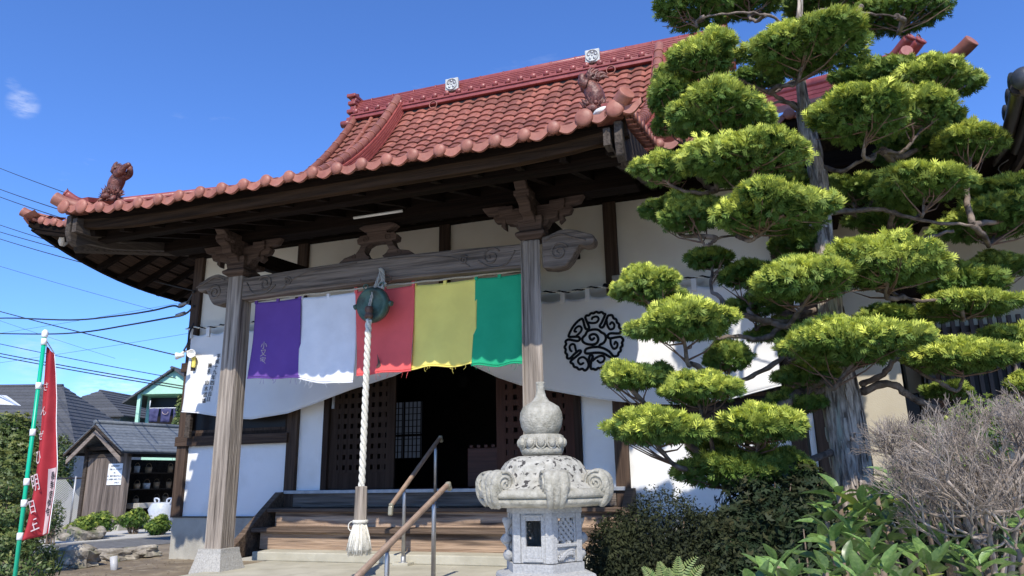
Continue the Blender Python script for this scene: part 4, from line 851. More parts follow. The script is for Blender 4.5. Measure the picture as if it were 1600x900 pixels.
# ================================================================ INSIDE
OB=thing('offertory_box','red-brown wooden offertory box just inside the dark doorway','box')
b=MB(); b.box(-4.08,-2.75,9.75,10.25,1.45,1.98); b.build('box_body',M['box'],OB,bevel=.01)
b=MB()
for i in range(12): b.box(-4.05+i*.11,-4.0+i*.11,9.76,10.24,1.985,2.02)
b.build('box_slat',M['box'],OB)
b=MB(); 
for a in range(5):
    q=a*2*PI/5+PI/2; b.lathe([(.06,0),(.05,.01)],(-3.45+.1*math.cos(q),9.748,1.72+.1*math.sin(q)),10,(0,-1,0))
b.build('box_crest',M['door'],OB)
o=MB().sphere((-3.55,11.5,3.30),.05,10,6,(1.3,.6,.7)).build('hanging_lamp',M['lampglow']); tag(o,'small pale lamp glinting in the dark hall','lamp')
o=MB().lathe([(.03,0),(.10,.03),(.11,.2),(.09,.24),(.03,.26)],(-5.35,12.6,3.2),12).build('hanging_lantern',M['interior']); tag(o,'dark hanging lantern before the paper screens','lantern')
# fluorescent tube and junction boxes
F_=thing('ceiling_light','unlit white strip light fixed under the porch beam','light')
b=MB(); b.tube([(-4.33,6.94,4.51),(-3.70,6.94,4.51)],.016,10); b.build('lamp_tube',M['tube'],F_); b=MB(); b.box(-4.37,-3.66,6.94,6.978,4.535,4.56); b.build('lamp_housing',M['dark_x'],F_,bevel=.005)
SB=thing('junction_box','beige square box on the post above the curtain cord','electrical box')
b=MB(); p=atY(966,441,8.9); b.box(p.x-.075,p.x+.075,8.87,8.93,p.z-.09,p.z+.09); b.build('box_body',M['grey_box'],SB,bevel=.01); b=MB(); b.box(p.x-.06,p.x+.06,8.862,8.869,p.z-.075,p.z+.075); b.build('box_lid',M['grey_box'],SB,bevel=.003)
SL=thing('spotlight','small white spotlight leaning out from the right wall post','spotlight')
p=atY(962,460,8.7); b=MB(); b.lathe([(.03,-.07),(.045,-.05),(.055,.05),(.065,.07),(.055,.065),(.001,.05)],p,14,(.4,-.7,-.5)); b.build('lamp_head',M['clip'],SL)
b=MB(); b.tube(catmull([p,(p.x-.02,8.8,p.z+.05),(p.x-.05,8.92,p.z+.03)]),.01,6); b.build('lamp_arm',M['cable'],SL)
p=atY(953,446,8.9); b=MB(); b.sphere((p.x-.06,8.88,p.z),.03,10,8); b.build('camera_lens',M['black'],SL)
# horn speaker cluster at the left corner
HS=thing('outdoor_floodlight','white twin floodlight with a horn on the left wall corner','floodlight')
for (x,y,Y,d,r) in ((300,553,8.7,(.35,-.8,.0),.062),(279,556,8.5,(-.8,-.5,-.1),.052)):
    p=atY(x,y,Y); b=MB(); b.lathe([(.025,-.08),(.032,-.04),(r,.02),(r*1.05,.04),(r*.9,.035),(r*.5,-.0),(.001,.0)],p,16,d); b.build('lamp_head',M['clip'],HS)
p=atY(300,553,8.75); q=atY(308,545,8.93); b=MB(); b.tube(catmull([atY(279,556,8.55),atY(290,549,8.7),p,q]),.018,7); b.build('lamp_arm',M['clip'],HS)
b=MB(); p=atY(304,566,8.75); b.tube(catmull([atY(302,557,8.72),atY(303,565,8.74),atY(302,574,8.74)]),[.03]*13,7); b.build('lamp_hood',M['f_yellow'],HS)
b=MB(); b.tube(catmull([atY(303,505,8.8),atY(296,520,8.75),atY(294,535,8.7),atY(287,548,8.65)]),.014,6); b.build('lamp_cable',M['cable'],HS)
b=MB(); b.bar(atY(305,560,8.82),atY(293,684,8.82),.09,.05,(0,1,0)); o=b.build('corner_board',M['hafu'],T)
# ================================================================ STONE LANTERN
LT=thing('stone_lantern','carved stone lantern with a curled-corner hexagonal roof and bottle-shaped finial','stone lantern')
LC=atD(848,750,4.06); lx,ly=LC.x,LC.y
def lz(y): return atD(848,y,4.06).z
lr=lambda px: px/1138.35*4.06/.965
ANG=math.atan2(0-ly,0-lx)+rad(11)     # direction of the front corner
def LP(prof): return [(lr(r),lz(y)-0) for r,y in prof]
b=MB(); b.lathe(LP([(10,712),(29,711),(32,703),(30,700),(25,699)]),(lx,ly,0),28); b.build('finial_collar',M['lantern'],LT)
b=MB(); b.lathe(LP([(24,700),(29,698),(31.5,690),(31,682),(27,679)]),(lx,ly,0),56,mod=lambda a,h:1+.045*abs(math.sin(a*6))); o=b.build('lotus_ring',M['lantern'],LT)
b=MB()
for k in range(12):
    a=k*PI/6+.26; c=Vector((lx+lr(31)*math.cos(a),ly+lr(31)*math.sin(a),lz(692))); t=Vector((-math.sin(a),math.cos(a),0))
    b.sphere(c,lr(6.2),8,6,(1,1,1.2)); b.tube(catmull([c+t*lr(7)+Vector((0,0,lr(7))),c+t*lr(6.5)+Vector((0,0,-lr(4))),c-Vector((0,0,lr(9))),c-t*lr(6.5)+Vector((0,0,-lr(4))),c-t*lr(7)+Vector((0,0,lr(7)))],4),lr(1.5),5)
b.build('lotus_petal',M['lantern'],o)
b=MB(); b.lathe(LP([(20,681),(25,678),(30,667),(32,655),(31,645),(27,636),(20,631),(13,627),(8.5,620),(6.3,611),(6,603),(7,599),(6.5,597),(3.5,597),(3.5,602)]),(lx,ly,0),36); b.build('finial_bottle',M['lantern'],LT)
# hexagonal roof
hexr=lambda a,amt: (1-amt)+amt*(math.cos(PI/6)/math.cos(((a-ANG+PI/6)%(PI/3))-PI/6))*1.0
def roofmod(a,h):
    t=(lz(713)-h)/(lz(713)-lz(775)); t=max(0,min(1,t)); k=abs(math.cos(3*(a-ANG)));
    q=((a-ANG+PI/6)%(PI/3))-PI/6           # 0 at a corner
    rib=.045*math.exp(-(q/.07)**2)+.03*math.exp(-((abs(q)-.16)/.05)**2)-.03*math.exp(-((abs(q)-.10)/.03)**2)
    corner=.13*t*t*math.exp(-(q/.28)**2)
    return (1+rib+corner)
b=MB(); b.lathe(LP([(26,712.5),(36,713),(45,716),(54,722),(60,731),(63,742),(67,752),(75,760),(84,766)]),(lx,ly,0),144,mod=roofmod); b.build('lantern_roof',M['lichen'],LT)
def rimmod(a,h): q=((a-ANG+PI/6)%(PI/3))-PI/6; return 1+.07*math.exp(-(q/.22)**2)-.035*math.cos(q*6)*.0
b=MB(); b.lathe(LP([(60,762),(84,763),(90,766),(92,773),(90,776),(86,776.5),(86,778),(89,779),(86,786),(74,790.5),(58,791.5),(20,791.5)]),(lx,ly,0),96,mod=rimmod); b.build('roof_rim',M['lantern'],LT)
for k in range(6):
    a=ANG+k*PI/3; e=Vector((math.cos(a),math.sin(a),0)); t=Vector((-math.sin(a),math.cos(a),0)); c=Vector((lx,ly,lz(755)))+e*lr(83)
    rS=lr(18.5)
    prof=[(.3*rS,-lr(17)),(.86*rS,-lr(17)),(.99*rS,-lr(14)),(1.0*rS,-lr(10)),(.9*rS,-lr(7)),(1.03*rS,-lr(4)),(1.06*rS,0),(1.03*rS,lr(4)),(.9*rS,lr(7)),(1.0*rS,lr(10)),(.99*rS,lr(14)),(.86*rS,lr(17)),(.3*rS,lr(17))]
    b=MB(); b.lathe(prof,c,30,t)
    # band falling over the eave
    for s in (-1,0,1):
        w=lr(6.2); P=catmull([c+e*rS*.72+t*s*lr(10)+Vector((0,0,-rS*.1)),c+e*rS*.74+t*s*lr(9.5)+Vector((0,0,-rS*.6)),c+e*rS*.52+t*s*lr(8)+Vector((0,0,-rS*1.2)),c+e*rS*.1+t*s*lr(7)+Vector((0,0,-rS*1.6))],4); b.tube(P,[w*(1-.05*i/3) for i in range(len(P))],8)
    o=b.build('roof_scroll',M['lantern'],LT)
    b=MB()
    for s in (-1,1):
        n=40; P=[]
        for i in range(n+1):
            th=i/n*2*PI*2.4; rr_=rS*(.80*(1-i/n)+.08); P.append(c+t*s*lr(17.3)+e*(rr_*math.cos(th+1.2))+Vector((0,0,rr_*math.sin(th+1.2))))
        b.tube(P,lr(2.0),6)
    b.build('scroll_spiral',M['lantern'],o)
# fire box: six panels between corner posts
RB=lr(56); zt_,zb_=lz(789),lz(886)
cor=[Vector((lx+RB*math.cos(ANG+k*PI/3),ly+RB*math.sin(ANG+k*PI/3),0)) for k in range(6)]
for z0,z1,r in ((lz(800),lz(788),57),(lz(890),lz(876),58)):
    FB=MB(); FB.lathe([(.001,z0),(lr(r),z0),(lr(r),z1),(.001,z1)],(lx,ly,0),6,None,False,0)
    fb=FB.build('fire_box_frame',M['lantern_g'],LT)
    for v in fb.data.vertices:    # turn hexagon to the corner direction
        dx,dy=v.co.x-lx,v.co.y-ly; a=math.atan2(dy,dx); r=math.hypot(dx,dy)
        if r>.01: a+=ANG; v.co.x=lx+r*math.cos(a); v.co.y=ly+r*math.sin(a)
for k in range(6):
    p,q=cor[k],cor[(k+1)%6]; t=(q-p).normalized(); nrm=Vector((t.y,-t.x,0)); Wd=(q-p).length
    F2=lambda u,w,z,p=p,t=t,nrm=nrm: p+t*u+nrm*w+Vector((0,0,z))
    za,zb2=lz(875),lz(800)
    def pbox(b,u0,u1,w0,w1,z0,z1): 
        v=[F2(u,w,z) for z in (z0,z1) for (u,w) in ((u0,w0),(u1,w0),(u1,w1),(u0,w1))]; b.add(v,[(0,3,2,1),(4,5,6,7),(0,1,5,4),(1,2,6,5),(2,3,7,6),(3,0,4,7)])
    b=MB(); pbox(b,0,.036,-.03,0,za,zb2); pbox(b,Wd-.036,Wd,-.03,.001,za,zb2); 
    # k=5 is the left (window) face, k=0 the right (lattice) face
    z1w,z0w=lz(811),lz(850)
    kind={5:'win',0:'lat',2:'win',3:'lat'}.get(k,'carve')
    if kind=='win':
        pbox(b,.036,.062,-.03,-.008,za,zb2); pbox(b,Wd-.062,Wd-.036,-.03,-.008,za,zb2); pbox(b,.062,Wd-.062,-.03,-.008,z1w,zb2); pbox(b,.062,Wd-.062,-.03,-.008,za,z0w)
        pbox(b,.05,Wd-.05,-.008,.0,lz(873),lz(868)); pbox(b,.05,Wd-.05,-.008,.0,lz(805),lz(802))
    elif kind=='lat':
        pbox(b,.036,Wd-.036,-.03,-.006,lz(808),zb2); pbox(b,.036,Wd-.036,-.03,.002,lz(851),lz(846)); pbox(b,.036,.05,-.03,-.006,lz(846),lz(808)); pbox(b,Wd-.05,Wd-.036,-.03,-.006,lz(846),lz(808)); pbox(b,.036,Wd-.036,-.03,-.012,za,lz(851))
    else: pbox(b,.036,Wd-.036,-.03,-.006,za,zb2)
    o=b.build('fire_box_panel',M['lantern_g'],LT,bevel=.003)
    if kind=='lat':
        b=MB(); hz=lz(808)-lz(846); wz=Wd-.10
        for i in range(-4,5):
            for sgn in (-1,1):
                c0=Wd/2+i*.034; pts=[]
                for s in np.linspace(-.5,.5,9):
                    u=c0+sgn*s*hz
                    if .05<=u<=Wd-.05: pts.append(F2(u,-.012-.004*(sgn>0),(lz(808)+lz(846))/2+s*hz))
                if len(pts)>1: b.bar(pts[0],pts[-1],.014,.012,nrm)
        b.build('lattice',M['lantern_g'],o)
        b=MB(); zc=(lz(853)+lz(873))/2
        for i in range(3):
            P=catmull([F2(.045+.012*i,-.008,zc-.025),F2(.075+.01*i,-.003,zc+.0),F2(.11+.008*i,-.001,zc+.018-.008*i),F2(.145,-.003,zc+.02-.012*i),F2(.15,-.006,zc+.005-.01*i)],4); b.tube(P,[.008*(1-.5*j/len(P))+.002 for j in range(len(P))],6)
        for i in range(5): b.sphere(F2(.05+.013*i,-.004,zc-.008+.008*(i%2)),.008,7,5)
        b.build('carved_relief',M['lantern_g'],o)
    if kind=='carve':
        b=MB()
        P=catmull([F2(Wd*.3,-.0,za+.02),F2(Wd*.5,.012,za+.05),F2(Wd*.4,.018,za+.10),F2(Wd*.55,.022,za+.14),F2(Wd*.5,.01,zb2-.03)],4); b.tube(P,[.02+.014*math.sin(i*.9) for i in range(len(P))],8); b.build('carved_relief',M['lantern_g'],o)
def hexl(name,prof):
    b=MB(); b.lathe([(lr(r),z) for r,z in prof],(lx,ly,0),6,None,False,0); o=b.build(name,M['lantern_g'],LT,bevel=.006)
    for v in o.data.vertices:
        dx,dy=v.co.x-lx,v.co.y-ly; a=math.atan2(dy,dx); r=math.hypot(dx,dy)
        if r>.01: a+=ANG; v.co.x=lx+r*math.cos(a); v.co.y=ly+r*math.sin(a)
z=lz(890); hexl('lantern_platform',[(58,z+.002),(74,z-.012),(76,z-.03),(70,z-.09),(50,z-.13),(40,z-.14)])
gl=gz(lx,ly)
b=MB(); b.lathe([(lr(38),z-.14),(lr(34),z-.16),(lr(34),z-.34),(lr(40),z-.36),(lr(40),z-.40),(lr(34),z-.42),(lr(36),gl+.22)][::-1],(lx,ly,0),24); b.build('lantern_shaft',M['lantern_g'],LT)
hexl('lantern_base',[(52,gl+.24),(70,gl+.18),(84,gl+.1),(88,gl-.05),(60,gl-.06)])
# ================================================================ LEFT BACKGROUND
# --- ablution shed
def Fr(P0,ang):      # local frame: U along gable face, V along ridge
    U=Vector((math.cos(ang),math.sin(ang),0)); V=Vector((-math.sin(ang),math.cos(ang),0)); return lambda u,v,z: P0+U*u+V*v+Vector((0,0,z))
SH=thing('water_shed','small grey timber shed with a dark gabled roof and buckets on its shelves','shed')
P0=atD(187,826,18.0); P0.z=.5; shf=Fr(P0,-rad(8.7)); SL_=3.1; SWd=1.55
def lbox(b,f,u0,u1,v0,v1,z0,z1):
    v=[f(u,vv,z) for z in (z0,z1) for (u,vv) in ((u0,v0),(u1,v0),(u1,v1),(u0,v1))]; return b.add(v,[(0,3,2,1),(4,5,6,7),(0,1,5,4),(1,2,6,5),(2,3,7,6),(3,0,4,7)])
EV=1.98; RG=2.50
for (u,v) in ((0,0),(-SWd,0),(0,SL_),(-SWd,SL_)):
    b=MB(); lbox(b,shf,u-.06,u+.06,v-.06,v+.06,.14,EV); b.build('shed_post',M['shed'] if (u,v)==(0,0) else M['shed_d'],SH)
    b=MB(); lbox(b,shf,u-.13,u+.13,v-.13,v+.13,-.05,.15); b.build('post_base',M['concrete'],SH,bevel=.01)
nb=12
for i in range(nb):     # gable face boards
    u0=-SWd+.06+(SWd-.12)*i/nb; b=MB(); lbox(b,shf,u0+.003,u0+(SWd-.12)/nb-.003,-.02-.004*(i%2),.01,.30+.01*(i%3),1.72-.0*i); b.build('board',M['shed'],SH)
for z0,z1 in ((1.72,1.80),(1.90,1.98)):
    b=MB(); lbox(b,shf,-SWd-.1,.1,-.04,.04,z0,z1); b.build('shed_beam',M['shed_d'],SH)
b=MB(); lbox(b,shf,-.04,.04,-.1,SL_+.1,EV-.12,EV); lbox(b,shf,-SWd-.04,-SWd+.04,-.1,SL_+.1,EV-.12,EV); b.build('shed_beam',M['shed_d'],SH)
for i in range(14):     # back wall boards (far long side) and end wall
    v0=SL_*i/14; b=MB(); lbox(b,shf,-SWd-.02,-SWd+.01,v0+.003,v0+SL_/14-.003,.25,1.7); b.build('board',M['shed_d'],SH)
for i in range(10):
    u0=-SWd+SWd*i/10; b=MB(); lbox(b,shf,u0+.003,u0+SWd/10-.003,SL_-.01,SL_+.02,.25,1.7); b.build('board',M['shed_d'],SH)
b=MB(); lbox(b,shf,-.36,-.02,1.9,1.93,.30,1.7); lbox(b,shf,-.02,.01,1.9,2.9,.3,1.7); b.build('shed_partition',M['shed_d'],SH)
b=MB(); lbox(b,shf,.012,.02,2.1,2.5,.95,1.45); b.build('wall_notice',M['shed_g'],SH)
for z in (.55,.95,1.35):
    b=MB(); lbox(b,shf,-1.35,-.5,.2,1.85,z-.02,z); b.build('shelf',M['shed_d'],SH)
ov=.34
for s in (-1,1):       # roof planes with shingle courses
    n=9
    for i in range(n):
        a0=i/n; a1=(i+1)/n+.02
        pu=lambda a: -SWd/2+s*(SWd/2+ov)*a; pz=lambda a: RG-(RG-EV+.16)*a+.04*(a*a-a)
        b=MB(); vs=[shf(pu(a),v,pz(a)+.012*(a==a1)+dz) for a in (a0,a1) for v in (-.42,SL_+.4) for dz in (.03,.0)]
        b.add(vs,[(0,2,6,4),(1,5,7,3),(4,6,7,5),(0,4,5,1),(2,3,7,6),(0,1,3,2)]); b.build('shingle_course',M['slate_b'],SH)
    for (w0,w1,dz,mm) in ((-.44,-.40,-.02,'shed_d'),(-.39,-.36,-.13,'shed_g')):
        b=MB(); vs=[shf(-SWd/2+s*(SWd/2+ov*(1 if mm=='shed_d' else .8))*a,v,RG-(RG-EV+.16)*a+dz-k*(.05 if mm=='shed_d' else .12)) for a in (0,1) for v in (w0,w1) for k in (0,1)]
        b.add(vs,[(0,2,3,1),(4,5,7,6),(0,4,6,2),(1,3,7,5),(0,1,5,4),(2,6,7,3)]); b.build('barge_board',M[mm],SH)
    b=MB(); lbox(b,shf,*sorted((-SWd/2+s*(SWd/2+ov-.04),-SWd/2+s*(SWd/2+ov))),-.42,SL_+.4,EV-.20,EV-.13); b.build('eave_gutter',M['gutter'],SH)
b=MB(); b.tube([shf(-SWd/2,-.45,RG+.06),shf(-SWd/2,SL_+.42,RG+.06)],.05,8); b.build('shed_ridge',M['slate_b'],SH)
b=MB(); q=[shf(-.62,-.032,z) for z in (1.02,1.56)]; lbox(b,shf,-.64,-.10,-.036,-.03,1.06,1.56); NT=b.build('paper_notice',M['paper']); tag(NT,'white handwritten paper notice pinned on the shed boards','notice')
Us=Vector((math.cos(-rad(8.7)),math.sin(-rad(8.7)),0)); Vs=Vector((-Us.y,Us.x,0))
for i,t in enumerate(('参拝者の皆様へ','　手桶とひしゃくは必ず','元に','お　墓参り後はきちんと','もとの場所へお返し下さい','　　　　小又家　寺')):
    if i==5: t='　　　　　お寺より'
    lettering(t,.048,frame(shf(-.37,-.040,1.50-i*.078),Us,Vector((0,0,1)),-Vs),M['ink'],NT)
rr=random.Random(9)
for z in (.55,.95,1.35):
    for i in range(5):
        if rr.random()<.2: continue
        v=.45+i*.3; u=-.62+rr.uniform(-.05,.05); r=rr.uniform(.07,.10); h=rr.uniform(.13,.2)
        B=thing('bucket','small bucket on the %s shed shelf, %s counted from the boarded front'%({.55:'lowest',.95:'middle',1.35:'topmost'}[z],('first','second','third','fourth','fifth')[i]),'bucket','buckets on the shed shelves')
        c=shf(u,v,z); b=MB(); b.lathe([(r*.85,0),(r,h),(r*.9,h),(r*.78,.01)],c,12); b.build('bucket_body',M['bucket'] if rr.random()<.75 else M['clip'],B)
        b=MB(); b.tube([c+Vector((r*math.cos(a),0,h+r*1.0*math.sin(a))) for a in np.linspace(0,PI,9)],.008,4); b.build('bucket_handle',M['bucket'],B)
SK=thing('stone_sink','low pale wash basin under the shed shelves','basin')
b=MB(); lbox(b,shf,-.35,.12,.35,1.2,.50,.62); b.build('basin',M['granite'],SK,bevel=.01); b=MB(); lbox(b,shf,-.2,.02,.95,1.15,0,.5); b.build('basin_leg',M['granite'],SK)
# plastic bag
b=MB(); p=atD(253,800,17.2); rr=random.Random(4)
b.lathe([(.20,0),(.25,.08),(.24,.3),(.27,.5),(.22,.62),(.2,.66),(.19,.6)],(p.x,p.y,.5),18,mod=lambda a,h:1+.12*math.sin(a*4+h*9)+.06*math.sin(a*9)); 
for s in (-1,1): b.tube(catmull([(p.x+s*.2,p.y,1.12),(p.x+s*.24,p.y,1.24),(p.x+s*.12,p.y,1.22),(p.x+s*.12,p.y,1.1)]),.02,5)
o=b.build('plastic_bag',M['plastic']); tag(o,'white plastic bag of rubbish standing beside the shed opening','bag')
# --- neighbouring houses
def house(name,lab,P0,ang,w,l,ev,rg,wallm,roofm,ov=.5,courses=12,wins=(),hip=0):
    H=thing(name,lab,'house'); f=Fr(P0,ang)
    b=MB(); lbox(b,f,-w/2,w/2,0,l,-4,ev); b.build('wall',M[wallm],H)
    if not hip:
        b=MB(); v=[f(-w/2,.0,ev),f(w/2,.0,ev),f(0,.0,rg-.1),f(-w/2,l,ev),f(w/2,l,ev),f(0,l,rg-.1)]; b.add(v,[(0,1,2),(3,5,4),(0,2,5,3),(1,4,5,2)]); b.build('gable',M[wallm],H)
    rb=MB(); rb.tube([f(0,-ov+hip,rg+.03),f(0,l+ov,rg+.03)],.12,6); r0=rb.build('roof',M[roofm],H)
    for s in (-1,1):
        W_=w/2+ov; slope=(rg-ev)/(w/2)
        for i in range(courses):
            a0=W_*i/courses; a1=W_*(i+1)/courses+.03
            b=MB(); vs=[f(s*a,v if v>0 else v+hip*(1-a/W_),rg-slope*a+.05*(a==a1)+dz) for a in (a0,a1) for v in (-ov,l+ov) for dz in (.04,-.05)]
            b.add(vs,[(0,2,6,4),(1,5,7,3),(4,6,7,5),(0,4,5,1),(2,3,7,6),(0,1,3,2)]); b.build('shingle_course',M[roofm],r0)
            if hip and s>0:
                b=MB(); vs=[f(q*a,-ov+hip*(1-a/W_),rg-slope*a+.05*(a==a1)+dz) for a in (a0,a1) for q in (-1,1) for dz in (.04,-.05)]
                b.add(vs,[(0,2,6,4),(1,5,7,3),(4,6,7,5),(0,4,5,1),(2,3,7,6),(0,1,3,2)]); b.build('shingle_course',M[roofm],r0)
    for (u0,u1,z0,z1) in wins:
        b=MB(); lbox(b,f,u0,u1,-.06,.02,z0,z1); q=b.build('window',M['clip'],H); b=MB(); lbox(b,f,u0+.07,u1-.07,-.075,-.06,z0+.07,z1-.07); b.build('pane',M['glass'],q)
    return H,f
# dark-roofed house on the far left: its long slope faces the camera
p=atD(40,700,34); HD,hf=house('neighbour_house','large house with a charcoal shingled roof behind the left trees',Vector((p.x+.6,p.y+4,.5)),rad(112),7.5,12,3.3,6.0,'siding','slate',courses=16,hip=3.2)
b=MB(); a=atD(0,617,31); c=atD(34,634,31); d=atD(0,632,31); b.prism([(a.x,a.z),(c.x,c.z),(d.x,d.z)],lambda x,z,t:(x,a.y+t,z),0,.3); b.build('gable_trim',M['clip'],HD)
p=atD(113,690,48); HB,hf=house('neighbour_house','grey-walled house with a low hipped slate roof behind the larger dark roof',Vector((p.x,p.y,.5)),rad(14),6.2,8,5.6,7.3,'siding','slate',courses=9,hip=2.6,wins=((.9,1.9,4.4,5.2),))
p=atD(185,690,75); HC,hf=house('neighbour_house','far grey roof low between the shed ridge and the green house',Vector((p.x,p.y,.5)),rad(10),6.5,8,7.0,8.9,'siding','slate',courses=7)
# green house with balcony
D=46; gp=atD(262,690,D); gang=rad(19); GH=thing('green_house','mint green two-storey house with a gabled balcony and laundry','house'); gf=Fr(Vector((gp.x,gp.y,.5)),gang)
gw,gev,grg=5.6,6.35,8.35
zz=lambda y: atD(236,y,D).z-.5
rg=zz(577);ev=rg-1.57;fl_=zz(664)
gw=4.4
b=MB(); lbox(b,gf,-gw/2,gw/2,1.3,8,-3,ev); b.build('wall',M['mint_d'],GH)
b=MB(); lbox(b,gf,-gw/2,gw/2,0,1.3,-3,fl_); b.build('balcony',M['mint'],GH)
b=MB(); b.add([gf(-gw/2-.02,0,ev),gf(gw/2+.02,0,ev),gf(0,0,rg-.12),gf(-gw/2-.02,1.5,ev),gf(gw/2+.02,1.5,ev),gf(0,1.5,rg-.12)],[(0,1,2),(3,5,4),(0,2,5,3),(1,4,5,2),(0,3,4,1)]); b.build('gable',M['mint'],GH)
for u in (-gw/2+.1,gw/2-.1):
    b=MB(); lbox(b,gf,u-.1,u+.1,.02,.22,fl_,ev); b.build('balcony_post',M['mint'],GH)
b=MB(); lbox(b,gf,-gw/2+.25,gw/2-.25,1.24,1.3,fl_,ev-.1); b.build('balcony_window',M['glass'],GH)
for u0 in (-.7,-.25):
    b=MB(); lbox(b,gf,u0,u0+.3,-.03,.0,fl_-.5,fl_-.3); b.build('balcony_vent',M['glass'],GH)
rb=MB(); rb.tube([gf(0,-.5,rg+.02),gf(0,8.4,rg+.02)],.1,6); gr=rb.build('roof',M['slate'],GH)
for s in (-1,1):
    W_=gw/2+.75; sl=(rg-ev)/(gw/2)
    for i in range(8):
        a0=W_*i/8;a1=W_*(i+1)/8+.03; b=MB(); vs=[gf(s*a,v,rg-sl*a+.03*(a==a1)+dz) for a in (a0,a1) for v in (-.28,8.4) for dz in (.05,-.08)]
        b.add(vs,[(0,2,6,4),(1,5,7,3),(4,6,7,5),(0,4,5,1),(2,3,7,6),(0,1,3,2)]); b.build('shingle_course',M['slate'],gr)
b=MB(); b.tube([gf(-1.3,-.1,fl_+1.02),gf(1.6,-.1,fl_+1.02)],.03,5); b.tube([gf(-1.3,-.1,fl_+1.02),gf(-1.3,-.1,fl_+1.5)],.03,5); o=b.build('laundry_pole',M['clip']); tag(o,'white laundry pole across the green house balcony','pole')
for i,(u,w,h,mm,lab) in enumerate(((-1.0,.62,.85,'navy','dark top hanging leftmost on the balcony laundry pole'),(-.25,.66,.88,'navy','dark top with a pale pattern second on the balcony laundry pole'),(.45,.5,.85,'navy','blue-violet garment third on the balcony laundry pole'),(1.05,.5,.9,'tan','brownish garment at the right end of the balcony laundry pole'))):
    b=MB(); b.grid(lambda a,v,u=u,w=w,h=h:gf(u+(a-.5)*w*(1-.12*v),-.12+.04*math.sin(a*9+v*3),fl_+1.02-h*v),8,6); o=b.build('laundry_garment',M[mm],solid=.02); tag(o,lab,'garment','laundry on the green house balcony')
    if i==1:
        b=MB(); b.tube([gf(u+.18*math.cos(a),-.2,fl_+.78-.16*abs(math.sin(a))) for a in np.linspace(0,PI,8)],.02,4); b.build('pattern',M['nwhite'],o)
# --- chain-link fence
CF=thing('chain_link_fence','silver chain-link fence with a black top bar behind the rocks','fence')
a=atD(62,840,20); c=atD(112,836,20); a.z=c.z=.5; d=(c-a)
b=MB(); b.tube([a+Vector((0,0,1.25)),c+d*.9+Vector((0,0,1.25))],.025,6); b.build('top_bar',M['gutter'],CF)
for t in (0,.9,1.8):
    b=MB(); b.tube([a+d*t,a+d*t+Vector((0,0,1.3))],.03,6); b.build('fence_post',M['metal'],CF)
b=MB(); n=26
for i in range(-n//2,int(n*1.6)):
    for s in (-1,1):
        u0=i/n*1.3; u1=u0+s*(1.2/d.length)*.9; p=a+d*max(0,min(1.85,u0)); 
        k0=0;k1=1
        if u0<0 or u0>1.85: continue
        if u1<0: k1=u0/(u0-u1); 
        if u1>1.85: k1=(1.85-u0)/(u1-u0)
        b.tube([a+d*u0+Vector((0,0,.03)),a+d*(u0+(u1-u0)*k1)+Vector((0,0,.03+1.2*k1))],.010,3,False)
b.build('wire_mesh',M['mesh'],CF,kind='stuff')
# --- rocks
def rock(px,py,D,w,h,dp,seed,lab):
    c=atD(px,py,D); rr=np.random.default_rng(seed); b=MB(); n,m=22,14
    ph=rr.uniform(0,6,9)
    def fn(u,v):
        th=u*2*PI; f=v*PI; d=np.array([math.sin(f)*math.cos(th),math.sin(f)*math.sin(th),math.cos(f)])
        k=1+.16*math.sin(3*d[0]+ph[0])*math.sin(4*d[1]+ph[1])+.12*math.sin(7*d[2]+5*d[0]+ph[2])+.07*math.sin(13*d[0]+ph[3])*math.sin(11*d[1]+ph[4])+.05*math.sin(19*d[2]+ph[5]+9*d[1])
        s=np.sign(d)*np.abs(d)**.75
        return (c.x+s[0]*k*w/2,c.y+s[1]*k*dp/2,c.z+s[2]*k*h)
    b.grid(fn,n,m,False); o=b.build('garden_rock',M['rock']); tag(o,lab,'rock','rocks along the left path edge')
rock(118,872,10.4,.62,.16,.5,1,'dark shaded rock leftmost, beside the red banner foot')
rock(176,870,11.2,.62,.11,.5,2,'pale rough rock in the middle of the path edge')
rock(222,864,11.6,.5,.10,.45,3,'low mossy brown rock nearest the temple wall')
rock(122,838,15,.95,.20,.6,6,'broad brown rock in front of the shed fence')
# pvc stub and little things on the ground
p=atZ(178,890,.5); b=MB(); b.tube([(p.x+.02,p.y,.44),(p.x-.03,p.y,.66)],.045,12); o=b.build('pipe_stub',M['pvc']); tag(o,'short pale pipe stub sticking out of the earth path','pipe')
# --- red banner
NB=thing('banner_flag','tall red vertical banner with white brush lettering on a green pole','banner')
BD=6.3; t0=atD(70,524,BD); t1=atD(16,960,BD)
b=MB(); b.tube([t1+(t0-t1)*-.1,t0],.017,12); b.build('banner_pole',M['pole'],NB)
b=MB(); b.lathe([(.02,-.02),(.026,0),(.026,.03),(.012,.05)],t0,12); b.build('pole_cap',M['clip'],NB)
cm=MB(); cm.tube([(0,0,-.028),(0,0,.028)],.023,12); cmm=cm.mesh('banner_clip',M['clip'])
for y in (535,609,685,763,796,846):
    k=(y-524)/(960-524); p=t0.lerp(t1,k); inst(cmm,'banner_clip',NB,Matrix.Translation(p)@Matrix.Rotation(math.atan2((t0-t1).dot(RV),(t0-t1).z),4,'Y'))
L0=[(69.5,540),(66,580),(62,620),(59,660),(55,700),(51,740),(46,780),(40,820),(34,845)]
R0_=[(74.5,550),(76,580),(77,620),(76,660),(78,700),(80,730),(77,770),(73,805),(70,834)]
